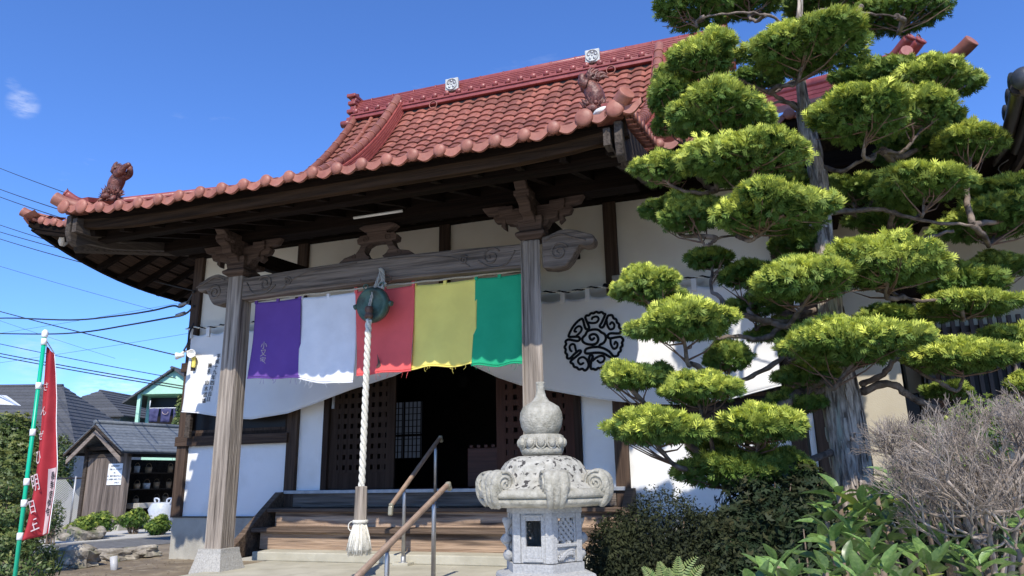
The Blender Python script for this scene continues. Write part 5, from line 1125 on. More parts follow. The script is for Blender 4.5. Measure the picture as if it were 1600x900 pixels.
def bfn(u,v):
    k=v*8; i=min(7,int(k)); f=k-i
    xl,yl=L0[i][0]+(L0[i+1][0]-L0[i][0])*f,L0[i][1]+(L0[i+1][1]-L0[i][1])*f; xr,yr=R0_[i][0]+(R0_[i+1][0]-R0_[i][0])*f,R0_[i][1]+(R0_[i+1][1]-R0_[i][1])*f
    p=atD(xl+(xr-xl)*u,yl+(yr-yl)*u,BD); q=.05*math.sin(u*7+v*4)*(.3+v)+.10*u
    return p+FH*(.03+q*.6)
b=MB(); b.grid(bfn,16,48); b.build('banner_cloth',M['nobori'],NB,solid=.002)
b=MB(); b.tube([Vector(bfn(0,0)),t0+Vector((.01,0,-.03)),Vector(bfn(1,0))],.005,5); b.tube([Vector(bfn(1,v/20)) for v in range(21)],.004,4); b.build('banner_cord',M['clip'],NB)
b=MB(); b.grid(lambda u,v:Vector(bfn(.58+.32*u,.62+.38*v*.98))-FH*.006,5,20); b.build('banner_side_strip',M['nwhite'],NB)
_d=bpy.context.evaluated_depsgraph_get
def bl(t,u,v,s,m,off=.010,sc=(.6,1)):
    p=Vector(bfn(u,v))-FH*off; Z=-FH; X=(Vector(bfn(min(1,u+.2),v))-Vector(bfn(max(0,u-.2),v))); X=(X-Z*X.dot(Z)).normalized(); Yv=Z.cross(X); o=lettering(t,s,frame(p,X*sc[0],Yv*sc[1],Z),m,NB)
for i,c in enumerate('春季彼岸会'): bl(c,.74,.66+i*.047,.075,M['black'],.012)
for (t,u,v,s,sc) in (('さ',.35,.20,.12,(.6,1.2)),('ん',.30,.32,.14,(.6,1.1)),('ぜ',.22,.44,.13,(.5,1.2)),('ひ',.18,.55,.15,(.5,1.5)),('明',.26,.68,.16,(.7,1.6)),('日',.30,.80,.15,(.7,1.4)),('生',.42,.90,.17,(.9,1.3))): bl(t,u*.75,v,s*.6,M['nwhite'],.012,sc)
# ================================================================ CABLES
def cable(pts,r,lab,sag=.0,grp='overhead cables left of the temple'):
    P=[Vector(p) for p in pts]; b=MB()
    if len(P)==2: P=[P[0].lerp(P[1],t)-Vector((0,0,sag*4*t*(1-t))) for t in np.linspace(0,1,14)]
    else: P=catmull(P,6)
    b.tube(P,r,5); o=b.build('overhead_cable',M['cable']); tag(o,lab,'cable',grp); return o
anch=[atY(304,455,8.9),atY(303,478,8.9),atY(303,492,8.9),atY(304,507,8.9)]
cable([atD(-60,238,30),atD(150,318,17)],.012,'topmost thin cable crossing behind the lion ornament',.05)
cable([atD(-60,272,30),atD(110,333,17)],.013,'second cable from the top, running behind the porch roof tip',.05)
cable([atD(-60,284,30),atD(110,345,17)],.013,'third cable from the top, running behind the porch roof tip',.05)
cable([atD(-60,330,30),atD(150,398,17)],.012,'cable passing just under the main roof corner tip',.05)
cable([atD(-60,343,30),atD(150,403,15)],.012,'cable passing close beneath the previous one under the roof corner',.05)
cable([atD(-60,353,26),anch[0]],.011,'long sloping cable ending at the top of the temple corner post',.08)
cable([atD(-60,398,40),atD(240,484,40)],.011,'faint thin cable low beneath the long sloping one',.05)
cable([atD(-60,500,22),atD(10,497,18),atD(110,500,15),atD(180,494,13.6),atD(235,486,12.6),atD(270,478,12.0),atD(282,480,11.8),atD(293,472,11.6),anch[0]],.017,'thick service cable with a loop at the temple corner')
cable([atD(-60,520,22),atD(60,522,18),atD(130,519,15),atD(200,508,13.6),atD(262,497,12.3),atD(280,494,12.0),atD(292,489,11.8),anch[1]],.017,'lower thick service cable with a loop at the temple corner')
cable([atD(-60,470,25),atD(280,556,17)],.015,'dark cable sloping down toward the floodlight',.04)
cable([atD(-60,524,30),atD(275,591,24)],.014,'cable crossing just over the green house roof',.05)
cable([atD(-60,540,30),atD(290,604,24)],.020,'thick cable crossing the green house gable',.05)
cable([atD(-60,545,30),atD(290,608,24)],.020,'thick cable hugging the underside of its twin on the green house gable',.05)
cable([atD(-60,575,40),atD(300,520,30)],.008,'faint cable rising to the right above the green house',.05)
cable([atD(-60,530,40),atD(300,470,34)],.008,'faint cable rising to the right among the thick service cables',.05)
cable([atD(-60,480,40),atD(180,560,40)],.008,'faint cable sloping down among the thick ones',.05)
for (x,y,D) in ((281,477,11.8),(276,493,12)):
    p=atD(x,y,D); q=atD(x+12,y-4,D-.2); b=MB(); b.tube([p,q],.03,8); o=b.build('cable_sleeve',M['metal']); tag(o,'grey sleeve on the %s service cable near the corner post'%('upper' if y<480 else 'lower'),'cable sleeve')
# ================================================================ RIGHT SIDE BUILDING
RB_=thing('side_building','cream-walled annex with a dark slatted screen to the right of the temple','annex')
def px(b,x0,x1,ya,yb,z0,z1): return b.box(x0,x1,ya,yb,z0,z1)
YA_=10.2
xl=atY(1440,560,YA_).x
b=MB(); b.box(xl,xl+8,YA_,YA_+.2,.3,5.4); b.build('wall',M['cream'],RB_)
x2=atY(1397,560,11.2).x
b=MB(); b.box(x2,xl+.0,YA_+.25,YA_+.45,.3,5.4); b.box(xl-.0,xl+.18,YA_+.0,YA_+.25,.3,5.4); b.build('wall',M['cream'],RB_)
b=MB(); b.box(.5,x2,12.4,12.6,.3,5.4); b.build('passage_wall',M['cream'],RB_)
b=MB(); b.box(xl-1.5,xl+8,7.7,12.4,4.62,4.8); b.build('eave_slab',M['dark_x'],RB_)
for i in range(14):
    b=MB(); b.box(xl-1.4+i*.5,xl-1.33+i*.5,7.75,10.2,4.5,4.62); b.build('eave_rafter',M['dark_y'],RB_)
b=MB(); b.box(.36,x2+.5,9.6,12.4,3.6,3.7); b.build('passage_roof',M['dark_y'],RB_)
b=MB(); b.box(x2-.7,x2+.05,10.7,11.0,.3,3.1); b.build('storage_cabinet',M['interior'],RB_)
# post and strip right of the hall wall
b=MB(); b.box(.40,.46,8.95,9.05,.5,4.9); b.build('corner_strip',M['clip'],RB_); b=MB(); b.box(.47,.66,8.9,9.1,.5,4.9); b.build('corner_post',M['post'],RB_,bevel=.008)
b=MB(); b.box(.66,1.5,9.5,9.6,.5,4.9); b.build('recess_wall',M['cream'],RB_)
# slatted screen
SC=thing('slatted_screen','dark brown vertical slat screen before the annex window','screen')
sx0=atY(1440,520,9.9).x; zt2=atY(1520,508,9.9).z; zb2_=atY(1520,625,9.9).z
sb=MB(); sb.box(-.022,.022,-.02,.02,zb2_-.1,zt2+.09); sbm=sb.mesh('slat',M['slat'])
for i in range(36): inst(sbm,'slat',SC,Matrix.Translation((sx0+.05+i*.098,9.9,0)))
for z in (zt2-.03,zb2_+.05,(zt2+zb2_)/2):
    b=MB(); b.box(sx0,sx0+3.6,9.93,9.97,z-.035,z+.035); b.build('screen_rail',M['slat'],SC)
b=MB(); b.box(sx0+.05,sx0+3.5,10.12,10.18,zb2_-.1,zt2-.2); b.build('window_glass',M['glass'],RB_)
b=MB(); b.box(sx0-.02,sx0+.05,9.85,10.0,.8,zt2+.05); b.build('window_frame',M['slat'],RB_)
# downpipes
DP=thing('downpipe','brown downpipe on the annex corner beside a thin white pipe','downpipe')
p=atY(1440,440,10.05); b=MB(); b.tube([(p.x,10.05,.5),(p.x,10.05,5.2)],.045,12); b.build('pipe',M['pipe'],DP)
b=MB(); b.lathe([(.05,0),(.075,.02),(.085,.14),(.06,.16)],(p.x,10.05,p.z-.02),14); b.build('pipe_hopper',M['pipe'],DP)
b=MB(); b.tube([(p.x-.12,10.08,.5),(p.x-.12,10.08,5.2)],.018,8); o=b.build('conduit',M['clip']); tag(o,'thin white conduit running up beside the brown downpipe','pipe')
p=atY(1440,620,10.1); b=MB(); b.box(p.x-.22,p.x-.02,10.1,10.19,p.z-.35,p.z+.05); o=b.build('letter_box',M['glass'],bevel=.02); tag(o,'dark box mounted on the annex corner behind the bare shrub','box')
# hanging vinyl coats in the passage
for (x,y,w,h,mm,lab) in ((1362,640,.30,.62,'yel','yellow vinyl sheet hanging behind the tree trunk'),(1349,650,.09,.6,'redt','thin red sheet beside the yellow one behind the trunk')):
    p=atY(x,y,10.6); b=MB(); b.grid(lambda u,v:(p.x+(u-.5)*w*(1+.1*math.sin(v*5)),10.6+.04*math.sin(u*8),p.z+h*(.5-v)),8,8); o=b.build('vinyl_sheet',M[mm],solid=.01); tag(o,lab,'sheet')
p=atY(1395,680,10.3); BN=thing('storage_drum','brown barrel-like bin standing in the dark passage','bin'); b=MB(); b.lathe([(.25,0),(.3,.3),(.29,.7),(.2,.8)],(p.x,10.3,.5),16); b.build('bin_body',M['pipe'],BN); b=MB(); b.lathe([(.31,.5),(.31,.54)],(p.x,10.3,.5),16); b.build('bin_hoop',M['iron'],BN)
# dark annex roof corner, top right
AR=thing('annex_roof','dark tiled annex roof edge with a black gutter at the upper right','roof')
g0=atD(1592,136,4.9); g1=atD(1552,268,7.4); g2=atD(1545,300,8.6)
P=catmull([g0,atD(1583,178,5.5),atD(1570,225,6.4),g1,g2,atD(1505,345,10.2)],6)
dR=Vector((1,.0,0))
b=MB(); b.tube(P,.055,12); b.build('gutter',M['gutter'],AR)
b=MB(); b.tube([p+Vector((.10,0,-.04)) for p in P],.05,10); b.build('gutter',M['gutter'],AR)
b=MB()
for i in range(len(P)-1):
    a,c=P[i],P[i+1]; b.add([a+Vector((.03,0,.03)),a+Vector((2.6,0,.9)),c+Vector((2.6,0,.9)),c+Vector((.03,0,.03)),a+Vector((.03,0,-.02)),a+Vector((2.6,0,.7)),c+Vector((2.6,0,.7)),c+Vector((.03,0,-.02))],[(0,1,2,3),(7,6,5,4),(0,4,5,1),(2,6,7,3),(0,3,7,4),(1,5,6,2)])
b.build('roof_deck',M['dark_x'],AR)
for i in range(0,len(P)-1,3):
    b=MB(); b.bar(P[i]+Vector((.1,0,-.03)),P[i]+Vector((2.4,0,.66)),.06,.09); b.build('rafter',M['dark_x'],AR)
b=MB(); b.bar(P[0]+Vector((.22,0,-.10)),P[-1]+Vector((.22,0,-.10)),.04,.12); b.build('fascia',M['hafu'],AR)
for i,k in enumerate(np.linspace(2,len(P)-2,9)):
    p=P[int(k)]; b=MB(); b.lathe([(.07,0),(.072,.03),(.001,.04)],p+Vector((-.0,0,.11)),12,(-1,0,0)); b.tube([p+Vector((0,0,.11)),p+Vector((.5,0,.26))],.06,8); b.build('eave_cap',M['ball'],AR)
b=MB(); e=atD(1600,122,4.8); b.sphere(e+Vector((.0,0,0)),.085,18,12); b.build('end_tile_ball',M['ball'],AR)
b=MB(); b.tube([e+Vector((-.02,.0,-.07)),e+Vector((.5,.0,.0))],.07,10); b.build('end_tile',M['pipe'],AR)
b=MB(); b.tube(catmull([atD(1575,250,6.6),atD(1560,265,6.9),atD(1590,290,6.4)],5),.006,4); b.tube([atD(1550,270,7.2),atD(1600,320,6.2)],.005,4); b.build('support_wire',M['metal'],AR)
# ================================================================ CLOUD-PRUNED CYPRESS
TR=thing('cypress_tree','cloud-pruned cypress with stacked yellow-green foliage pads and a peeling grey trunk','tree')
TD=5.75
tp=[(1352,985,62),(1345,900,46),(1335,800,31),(1331,750,29),(1324,690,28.5),(1312,620,28),(1303,560,23),(1298,500,20),(1292,440,17.5),(1288,380,16),(1284,320,14.5),(1276,260,13),(1262,205,13),(1254,150,9.5),(1248,100,7.5),(1247,50,6),(1250,0,5),(1248,-40,4)]
tc_=[atD(x,y,TD) for x,y,r in tp]; tr_=[r*.93*TD/1138.35/.97 for x,y,r in tp]
P=catmull(tc_,6); Rr=list(np.interp(np.linspace(0,len(tr_)-1,len(P)),range(len(tr_)),tr_))
b=MB(); n=22; vs=[]
for i,(p,r) in enumerate(zip(P,Rr)):
    for k in range(n):
        a=2*PI*k/n; rr=r*(1+.10*math.sin(3*a+i*.08)+.06*math.sin(5*a-i*.13)+.05*math.sin(9*a+i*.3)); vs.append(p+Vector((math.cos(a),math.sin(a),0))*rr)
b.add(vs,[(i*n+k,i*n+(k+1)%n,(i+1)*n+(k+1)%n,(i+1)*n+k) for i in range(len(P)-1) for k in range(n)],True); trunk=b.build('trunk',M['bark'],TR)
# peeling bark strips
rr=random.Random(8); b=MB()
for i in range(240):
    k=rr.randint(4,len(P)-30); a=rr.uniform(0,2*PI); ln=rr.randint(2,5); w=rr.uniform(.010,.024); v=[]
    for j in range(ln):
        p=P[min(k+j,len(P)-1)]; r=Rr[min(k+j,len(P)-1)]*(1.06)+.004+.008*math.sin(PI*j/ln); ww=w*math.sin(PI*(j+.6)/(ln+.4))+.002
        for s in (-1,1): v.append(p+Vector((math.cos(a+s*ww/r),math.sin(a+s*ww/r),0))*r)
        a+=rr.uniform(-.03,.03)
    b.add(v,[(2*j,2*j+1,2*j+3,2*j+2) for j in range(ln-1)])
b.build('bark_strips',M['bark'],trunk,kind='stuff')
br=random.Random(21); LIMB=[]
# long bare limbs seen against the walls
for pts,r in (([(1318,612),(1262,612),(1222,634),(1190,660),(1168,690)],.050),([(1345,612),(1392,600),(1420,618),(1470,640),(1525,630),(1560,622),(1610,612)],.032),([(1328,692),(1285,712),(1235,722),(1180,718),(1120,732)],.030),([(1290,498),(1240,506),(1190,500),(1150,490),(1100,478)],.036),([(1300,560),(1250,545),(1190,580),(1150,598),(1110,592)],.026),([(1290,478),(1235,502),(1190,530),(1150,525),(1115,530)],.028),([(1262,185),(1228,158),(1190,140),(1160,128)],.022),([(1256,165),(1215,160),(1180,172)],.016),([(1345,600),(1380,585),(1398,560),(1420,572),(1470,598)],.026),([(1276,255),(1310,268),(1345,252),(1380,235)],.022),([(1288,335),(1340,328),(1390,330),(1440,345),(1520,352)],.024),([(1288,378),(1340,395),(1400,388),(1450,372),(1490,360)],.026),([(1290,410),(1330,402),(1390,455),(1440,470),(1500,466)],.022),([(1247,60),(1210,28),(1160,20),(1100,26)],.016),([(1252,40),(1290,14),(1350,20),(1400,26)],.016),([(1262,205),(1300,180),(1340,168),(1400,130)],.018),([(1292,350),(1240,356),(1190,362),(1120,372)],.018),([(1288,300),(1240,300),(1190,292),(1120,298)],.016),([(1330,745),(1360,762),(1400,760)],.02)):
    D0=TD; Q=[]
    for j,(x,y) in enumerate(pts): Q.append(atD(x,y,TD-.0-(.26*j/(len(pts)-1))+(.10 if j==0 else 0)))
    Q=catmull(Q,6); b=MB(); b.tube([q+Vector((br.uniform(-1,1),br.uniform(-1,1),br.uniform(-1,1)))*.008 for q in Q],[r*(1-.55*j/len(Q))*(1+.12*math.sin(j*1.9)) for j in range(len(Q))],9); b.build('branch',M['branch'],TR); LIMB+=Q[4:]
# pads: px centre, half width, half height, depth offset, dark share (shade painted into the tone)
PADS=[(1082,16,64,26,-.1,.9),(1170,2,66,26,.1,.8),(1252,78,104,44,-.55,.1),(1408,20,96,44,.1,.75),(1285,4,74,34,.25,.9),(1348,-8,60,30,.3,.8),
(1102,92,62,48,-.45,.2),(1050,150,52,54,-.2,.75),(1062,188,50,34,-.1,.9),(1125,178,84,52,-.55,.35),(1350,186,90,52,-.6,.05),(1425,124,88,40,.15,.75),(1462,128,68,38,-.2,.2),(1438,178,58,48,-.3,.2),(1350,130,60,34,.4,.95),
(1172,248,108,52,-.65,.05),(1040,267,50,34,-.3,.25),(1514,226,62,34,-.1,.2),(1420,236,54,40,.3,.9),
(1198,332,98,46,-.65,.05),(1080,338,58,42,-.2,.75),(1042,330,38,26,.1,.95),(1440,290,82,36,-.3,.05),(1562,302,58,26,.1,.1),(1550,345,84,46,.1,.55),
(1113,405,42,20,.0,.95),(1168,434,50,26,.0,.9),(1262,440,84,46,-.65,.0),(1382,418,98,50,-.6,.0),(1510,444,68,30,.2,.8),(1518,478,74,26,-.1,.1),
(1010,450,50,36,-.35,.1),(1030,468,40,20,-.1,.9),(1066,508,84,38,-.65,.0),(1138,560,42,34,-.2,.95),(1180,480,44,24,.1,.95),
(1330,542,108,44,-.65,.0),(1270,588,50,24,-.2,.85),(1502,562,80,32,-.4,.0),(1572,536,60,24,.1,.3),(1600,600,26,16,-.3,.1),
(986,592,52,25,-.45,.1),(1026,590,26,22,-.2,.9),(1090,612,62,30,-.6,.0),(1022,672,74,36,-.6,.0),(1184,670,74,34,-.6,.0),(1150,738,92,38,-.35,.85),(1110,700,40,24,-.1,.9),(1215,728,50,30,-.2,.9),(1480,612,40,14,.2,.9),(1235,296,52,30,.2,.9),(1330,300,60,30,.4,.95),(1385,345,56,24,.35,.9),(1240,385,46,24,.1,.9),(1225,520,50,26,.15,.95),(1395,500,52,24,.3,.9),(1452,205,60,40,.35,.9),(1180,128,44,26,.3,.9),(1560,420,50,26,.4,.8),(1245,630,44,22,.0,.9)]
tz=np.array([c.z for c in tc_[::1]])[::-1]; 
def trunk_at(z):
    for a,c in zip(tc_[:-1],tc_[1:]):
        if a.z<=z<=c.z: return a.lerp(c,(z-a.z)/(c.z-a.z))
    return tc_[-1] if z>tc_[-1].z else tc_[0]
br=random.Random(21)
def pad(i,px,py,hw,hh,do,dark):
    D=TD+do; c=atD(px,py,D); k=D/1138.35*1.02; rx=hw*k*1.02; rz_=hh*k*1.0; ry=min(rx*.85,.42 if do<-.3 else .38)
    rng=np.random.default_rng(100+i); area=PI*rx*ry+2*rx*rz_*2
    n=int(area*7200*(1.0 if dark<.5 else .75))+450
    K=4+int(rx*9); lo=[(0,0,-.05,.72,.72,.72)]
    for k_ in range(K):
        a_=2*PI*(k_+rng.random()*.7)/K; q_=rng.uniform(.42,.74); m_=rng.uniform(.28,.50); lo.append((math.cos(a_)*q_,math.sin(a_)*q_,rng.uniform(-.22,.30)*(1-.3*q_),m_,m_,m_*rng.uniform(.75,1.15)))
    for k_ in range(2+K//3): lo.append((rng.uniform(-.4,.4),rng.uniform(-.3,.3),rng.uniform(.25,.55),rng.uniform(.25,.38),.34,.42))
    lo=np.array(lo); pr_=(lo[:,3]*lo[:,4]); pr_/=pr_.sum(); wh=rng.choice(len(lo),n,p=pr_)
    d=unit(rng.normal(size=(n,3))); d[:,2]=np.abs(d[:,2])*np.where(rng.random(n)<.74,1,-1)
    ph=rng.uniform(0,6.28,8)
    bump=1+.10*np.sin(5*d[:,0]+ph[0]+wh)*np.sin(5*d[:,1]+ph[1])+rng.normal(size=n)*.06+np.where(rng.random(n)<.06,rng.uniform(.05,.22,n),0)
    dep=np.where(rng.random(n)<.72,rng.uniform(.88,1.04,n),rng.uniform(.4,.9,n)); r=bump*dep
    q=lo[wh]; X_=q[:,0]+d[:,0]*r*q[:,3]; Y_=q[:,1]+d[:,1]*r*q[:,4]; Z_=q[:,2]+d[:,2]*r*q[:,5]*np.where(d[:,2]>0,1,.6)
    ok=np.ones(n,bool)
    for j_,l_ in enumerate(lo):      # drop sprays buried inside neighbouring clumps
        ins=((X_-l_[0])/l_[3])**2+((Y_-l_[1])/l_[4])**2+((Z_-l_[2])/l_[5])**2
        ok&=~((ins<.5)&(wh!=j_))
    X_,Y_,Z_,d,dep,r,wh=[z_[ok] for z_ in (X_,Y_,Z_,d,dep,r,wh)]; n=len(X_)
    Z_=np.where(Z_<-.35,-.35+(Z_+.35)*.45,Z_); up=d[:,2]>0
    lx_=X_*rx; ly_=Y_*ry; lz_=Z_*rz_*1.12-.02*rz_
    e1=np.array(_r0); e2=np.array(FH); e3=np.array([0,0,1.])
    Pw=np.array(c)+lx_[:,None]*e1+ly_[:,None]*e2+lz_[:,None]*e3
    # facing
    nl=unit(np.stack([d[:,0]/rx,d[:,1]/ry,d[:,2]/rz_*np.where(up,1,.8)],1)); Nw=unit(nl[:,0,None]*e1+nl[:,1,None]*e2+nl[:,2,None]*e3)
    Nw=unit(Nw+np.array([.18,-.5,.55])+rng.normal(size=(n,3))*.6)
    out=unit((lx_/rx)[:,None]*e1+(ly_/ry)[:,None]*e2+.75*e3*np.where(up,1,-.5)[:,None]+rng.normal(size=(n,3))*.5)
    U=out; V=unit(np.cross(Nw,U)); Nw=np.cross(U,V)
    sz=rng.uniform(.045,.095,n)*(.88 if rx<.3 else 1)
    tip=np.clip((dep-.80)/.2,0,1)*np.where(up,1,.45)*np.clip(.6+.6*d[:,2],.1,1)*np.clip(.85+.45*Z_,.35,1)  # young outer tips, plus sun painted on tops and shade on undersides
    tone=np.clip(tip*(rng.uniform(.35,1.5,n))*(1-.72*dark),0,1)  # shaded pads get less of the sunny tone
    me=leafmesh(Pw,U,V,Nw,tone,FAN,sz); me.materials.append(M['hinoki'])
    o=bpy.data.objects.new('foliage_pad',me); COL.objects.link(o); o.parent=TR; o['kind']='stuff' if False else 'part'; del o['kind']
    # branch from the trunk up into the pad, with side shoots
    z0=c.z-.12-abs((c-trunk_at(c.z)).dot(_r0))*.10; s=trunk_at(z0); e=c-Vector((0,0,rz_*.55))
    cand=[(q-e).length+(0.25 if q.z>e.z+.02 else 0) for q in LIMB]; kk=int(np.argmin(cand)); s=LIMB[kk] if cand[kk]<(s-e).length else s; L_=(e-s).length
    m1=s.lerp(e,.33)+Vector((br.uniform(-.05,.05),br.uniform(-.05,.05),br.uniform(-.10,.02))); m2=s.lerp(e,.68)+Vector((br.uniform(-.05,.05),br.uniform(-.04,.04),-.05-br.uniform(0,.08)))
    Q=catmull([s,m1,m2,e,e+(e-m2).normalized()*rx*.35],5); r0=max(.012,min(.036,.008+.022*L_+.014*rx))
    b=MB(); b.tube([q+Vector((br.uniform(-1,1),br.uniform(-1,1),br.uniform(-1,1)))*.006 for q in Q],[r0*(1-.72*j/len(Q)) for j in range(len(Q))],8)
    o2=b.build('branch',M['branch'],TR)
    b=MB()
    for j in range(int(10+26*rx)):
        t=br.choice(Q[len(Q)//2:]); a=br.uniform(0,2*PI); q=br.uniform(.4,.9); g=c+_r0*(math.cos(a)*rx*q)+FH*(math.sin(a)*ry*q)+Vector((0,0,-rz_*br.uniform(.0,.5)))
        b.tube([t,t.lerp(g,.5)+Vector((br.uniform(-.03,.03),br.uniform(-.03,.03),-.02)),g],[.008,.0055,.0025],4,False)
    b.build('twigs',M['twig'],o2,kind='stuff')
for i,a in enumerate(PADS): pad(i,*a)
# ================================================================ SHRUBS
def cloud(name,lab,cat,parts,n,size,m,shape,rng,tone=(.0,1),up=.3,flat=.0,group=None,parent=None,stemc=None,hollow=.6):
    Pw=[];Nw=[];Uw=[];tn=[]
    tot=sum(p[3]*p[4] for p in parts)
    for (x,y,D,rx,rz_,ry) in parts:
        c=np.array(atD(x,y,D)); k=int(n*rx*rz_/tot); d=unit(rng.normal(size=(k,3))); ph=rng.uniform(0,6,4)
        r=(1+.12*np.sin(5*d[:,0]+ph[0])*np.sin(5*d[:,2]+ph[1])+.08*np.sin(11*d[:,1]+ph[2])+rng.normal(size=k)*.05)*np.where(rng.random(k)<hollow,rng.uniform(.88,1.05,k),rng.uniform(.3,.9,k))
        e1=np.array(_r0);e2=np.array(FH);e3=np.array([0,0,1.])
        L_=(d[:,0]*r*rx)[:,None]*e1+(d[:,1]*r*ry)[:,None]*e2+(d[:,2]*r*rz_)[:,None]*e3; Pw.append(c+L_)
        N=unit(d[:,0,None]*e1+d[:,1,None]*e2+d[:,2,None]*e3+np.array([0,0,up])+rng.normal(size=(k,3))*.6); o=unit(d[:,0,None]*e1+d[:,1,None]*e2+(d[:,2,None]+.5)*e3+rng.normal(size=(k,3))*.5)
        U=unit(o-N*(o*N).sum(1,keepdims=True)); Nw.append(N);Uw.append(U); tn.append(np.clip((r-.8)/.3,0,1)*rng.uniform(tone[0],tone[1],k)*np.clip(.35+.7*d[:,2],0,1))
    Pw=np.concatenate(Pw);Nw=np.concatenate(Nw);Uw=np.concatenate(Uw);tn=np.concatenate(tn); sz=rng.uniform(size*.7,size*1.25,len(Pw))
    me=leafmesh(Pw,Uw,np.cross(Nw,Uw),Nw,tn,shape,sz); me.materials.append(m)
    root=thing(name,lab,cat,group) if parent is None else parent
    o=bpy.data.objects.new('foliage',me); COL.objects.link(o); o.parent=root; o['kind']='stuff'
    b=MB(); rr=random.Random(len(Pw))
    for (x,y,D,rx,rz_,ry) in parts:
        c=atD(x,y,D); g=Vector((c.x,c.y,gz(c.x,c.y)-.03))
        for j in range(10):
            e=c+_r0*rr.uniform(-.8,.8)*rx+FH*rr.uniform(-.8,.8)*ry+Vector((0,0,rr.uniform(-.2,.7)*rz_)); s=g+Vector((rr.uniform(-.08,.08),rr.uniform(-.08,.08),0)); b.tube([s,s.lerp(e,.5)+Vector((rr.uniform(-.05,.05),rr.uniform(-.05,.05),0)),e],[.014,.009,.004],5,False)
    b.build('stem',M['stem'],root,kind='stuff'); return root
rng=np.random.default_rng(5)
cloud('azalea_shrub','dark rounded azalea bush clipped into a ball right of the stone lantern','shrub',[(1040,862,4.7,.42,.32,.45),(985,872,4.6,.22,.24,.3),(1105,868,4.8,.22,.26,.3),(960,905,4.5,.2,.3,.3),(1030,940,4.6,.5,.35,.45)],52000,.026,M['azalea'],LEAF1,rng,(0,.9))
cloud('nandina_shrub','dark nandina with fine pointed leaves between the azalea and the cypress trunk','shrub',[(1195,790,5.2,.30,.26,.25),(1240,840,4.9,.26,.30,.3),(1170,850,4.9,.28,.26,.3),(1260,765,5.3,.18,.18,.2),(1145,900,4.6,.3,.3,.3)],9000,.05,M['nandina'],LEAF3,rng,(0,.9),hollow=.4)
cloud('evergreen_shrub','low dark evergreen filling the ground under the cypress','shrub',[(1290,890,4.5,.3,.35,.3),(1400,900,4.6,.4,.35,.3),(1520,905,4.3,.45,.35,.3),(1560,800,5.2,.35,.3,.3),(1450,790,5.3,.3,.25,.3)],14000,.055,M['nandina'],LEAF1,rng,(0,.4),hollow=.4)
# fern fronds in front of the azalea
FN=thing('fern_plant','bright green fern fronds at the bottom edge in front of the azalea','fern')
Pw=[];Uw=[];Nw=[];sz=[]
fr_=random.Random(2)
for (x0,y0,x1,y1) in ((1050,925,1088,872),(1040,925,1030,880),(1060,925,1060,872),(1070,930,1098,885),(1030,930,1005,888),(1048,935,1044,890)):
    a=atD(x0,y0,3.9); c=atD(x1,y1,3.85); 
    for j in range(11):
        t=.25+.75*j/10; p=a.lerp(c,t)+Vector((0,0,.02*math.sin(t*3))); d=(c-a).normalized()
        for s in (-1,1):
            sd=d.cross(-FH).normalized()*s; u=(sd+d*.5).normalized(); Pw.append(p+u*.02*(1.2-t)*1.2); Uw.append(u); Nw.append((-FH+Vector((0,0,.6))).normalized()); sz.append(.055*(1.25-t))
Pw,Uw,Nw=map(lambda q:np.array([list(v) for v in q]),(Pw,Uw,Nw)); me=leafmesh(Pw,Uw,np.cross(Nw,Uw),Nw,rng.uniform(0,1,len(Pw)),[rhomb(-.5,0,0,1,.4,.03),rhomb(-.1,0,.5,.4,.2,.02)],np.array(sz)); me.materials.append(M['fern']); o=bpy.data.objects.new('fronds',me); COL.objects.link(o); o.parent=FN; o['kind']='stuff'
# ---- broad glossy leaves: every leaf a part
def bigleaf(curl,fold):
    b=MB(); n=8; vs=[]
    for i in range(n+1):
        t=i/n; w=.22*math.sin(PI*min(1,t**.85))**.8*(1-.25*t)+.004; z=-curl*t*t+.02*math.sin(t*3)
        vs+=[(t,-w,z+fold*w+.012*math.sin(t*17)),(t,-w*.5,z+fold*w*.35),(t,0,z-.008),(t,w*.5,z+fold*w*.35),(t,w,z+fold*w+.012*math.sin(t*15+1))]
    b.add(vs,[(i*5+k,i*5+k+1,(i+1)*5+k+1,(i+1)*5+k) for i in range(n) for k in range(4)],True); return b
LM=[bigleaf(c,f).mesh('leaf',M['leaf']) for c,f in ((.10,.35),(.28,.5),(.0,.25),(.45,.4))]; LY=bigleaf(.2,.4).mesh('leaf',M['leaf_y'])
lr_=random.Random(17)
def broad(lab,stems,size,group='broad-leaved shrubs in the foreground',nl=11):
    B=thing('broadleaf_shrub',lab,'shrub',group)
    for (x,y,D) in stems:
        c=atD(x,y,D); g=Vector((c.x+lr_.uniform(-.1,.1),c.y+lr_.uniform(-.05,.1),gz(c.x,c.y)-.02)); b=MB(); b.tube(catmull([g,g.lerp(c,.5)+Vector((.03,.02,0)),c],4),[.012]*9,6); b.build('stem',M['stem'],B)
        yaw0=lr_.uniform(0,6.28)
        for j in range(nl):
            yaw=yaw0+j*2.4+lr_.uniform(-.25,.25); el=rad(54-56*j/nl+lr_.uniform(-12,10)); d=Vector((math.cos(yaw)*math.cos(el),math.sin(yaw)*math.cos(el),math.sin(el)))
            up=Vector((0,0,1)); sd=up.cross(d).normalized(); nn=d.cross(sd).normalized(); ro=lr_.uniform(-.5,.5); sd2=sd*math.cos(ro)+nn*math.sin(ro); n2=d.cross(sd2).normalized()
            s=size*lr_.uniform(.75,1.15)*(.7+.4*j/nl); p=c-Vector((0,0,.012*j))+d*.01
            m=LY if lr_.random()<.05 else lr_.choice(LM); mw=frame(p,d*s,sd2*s,n2*s); inst(m,'leaf',B,mw)
broad('broad-leaved shrub with glossy leaves just right of the nandina, bottom centre-right',[(1205,905,2.9),(1180,925,2.85),(1235,900,3.0),(1215,880,3.2)],.165)
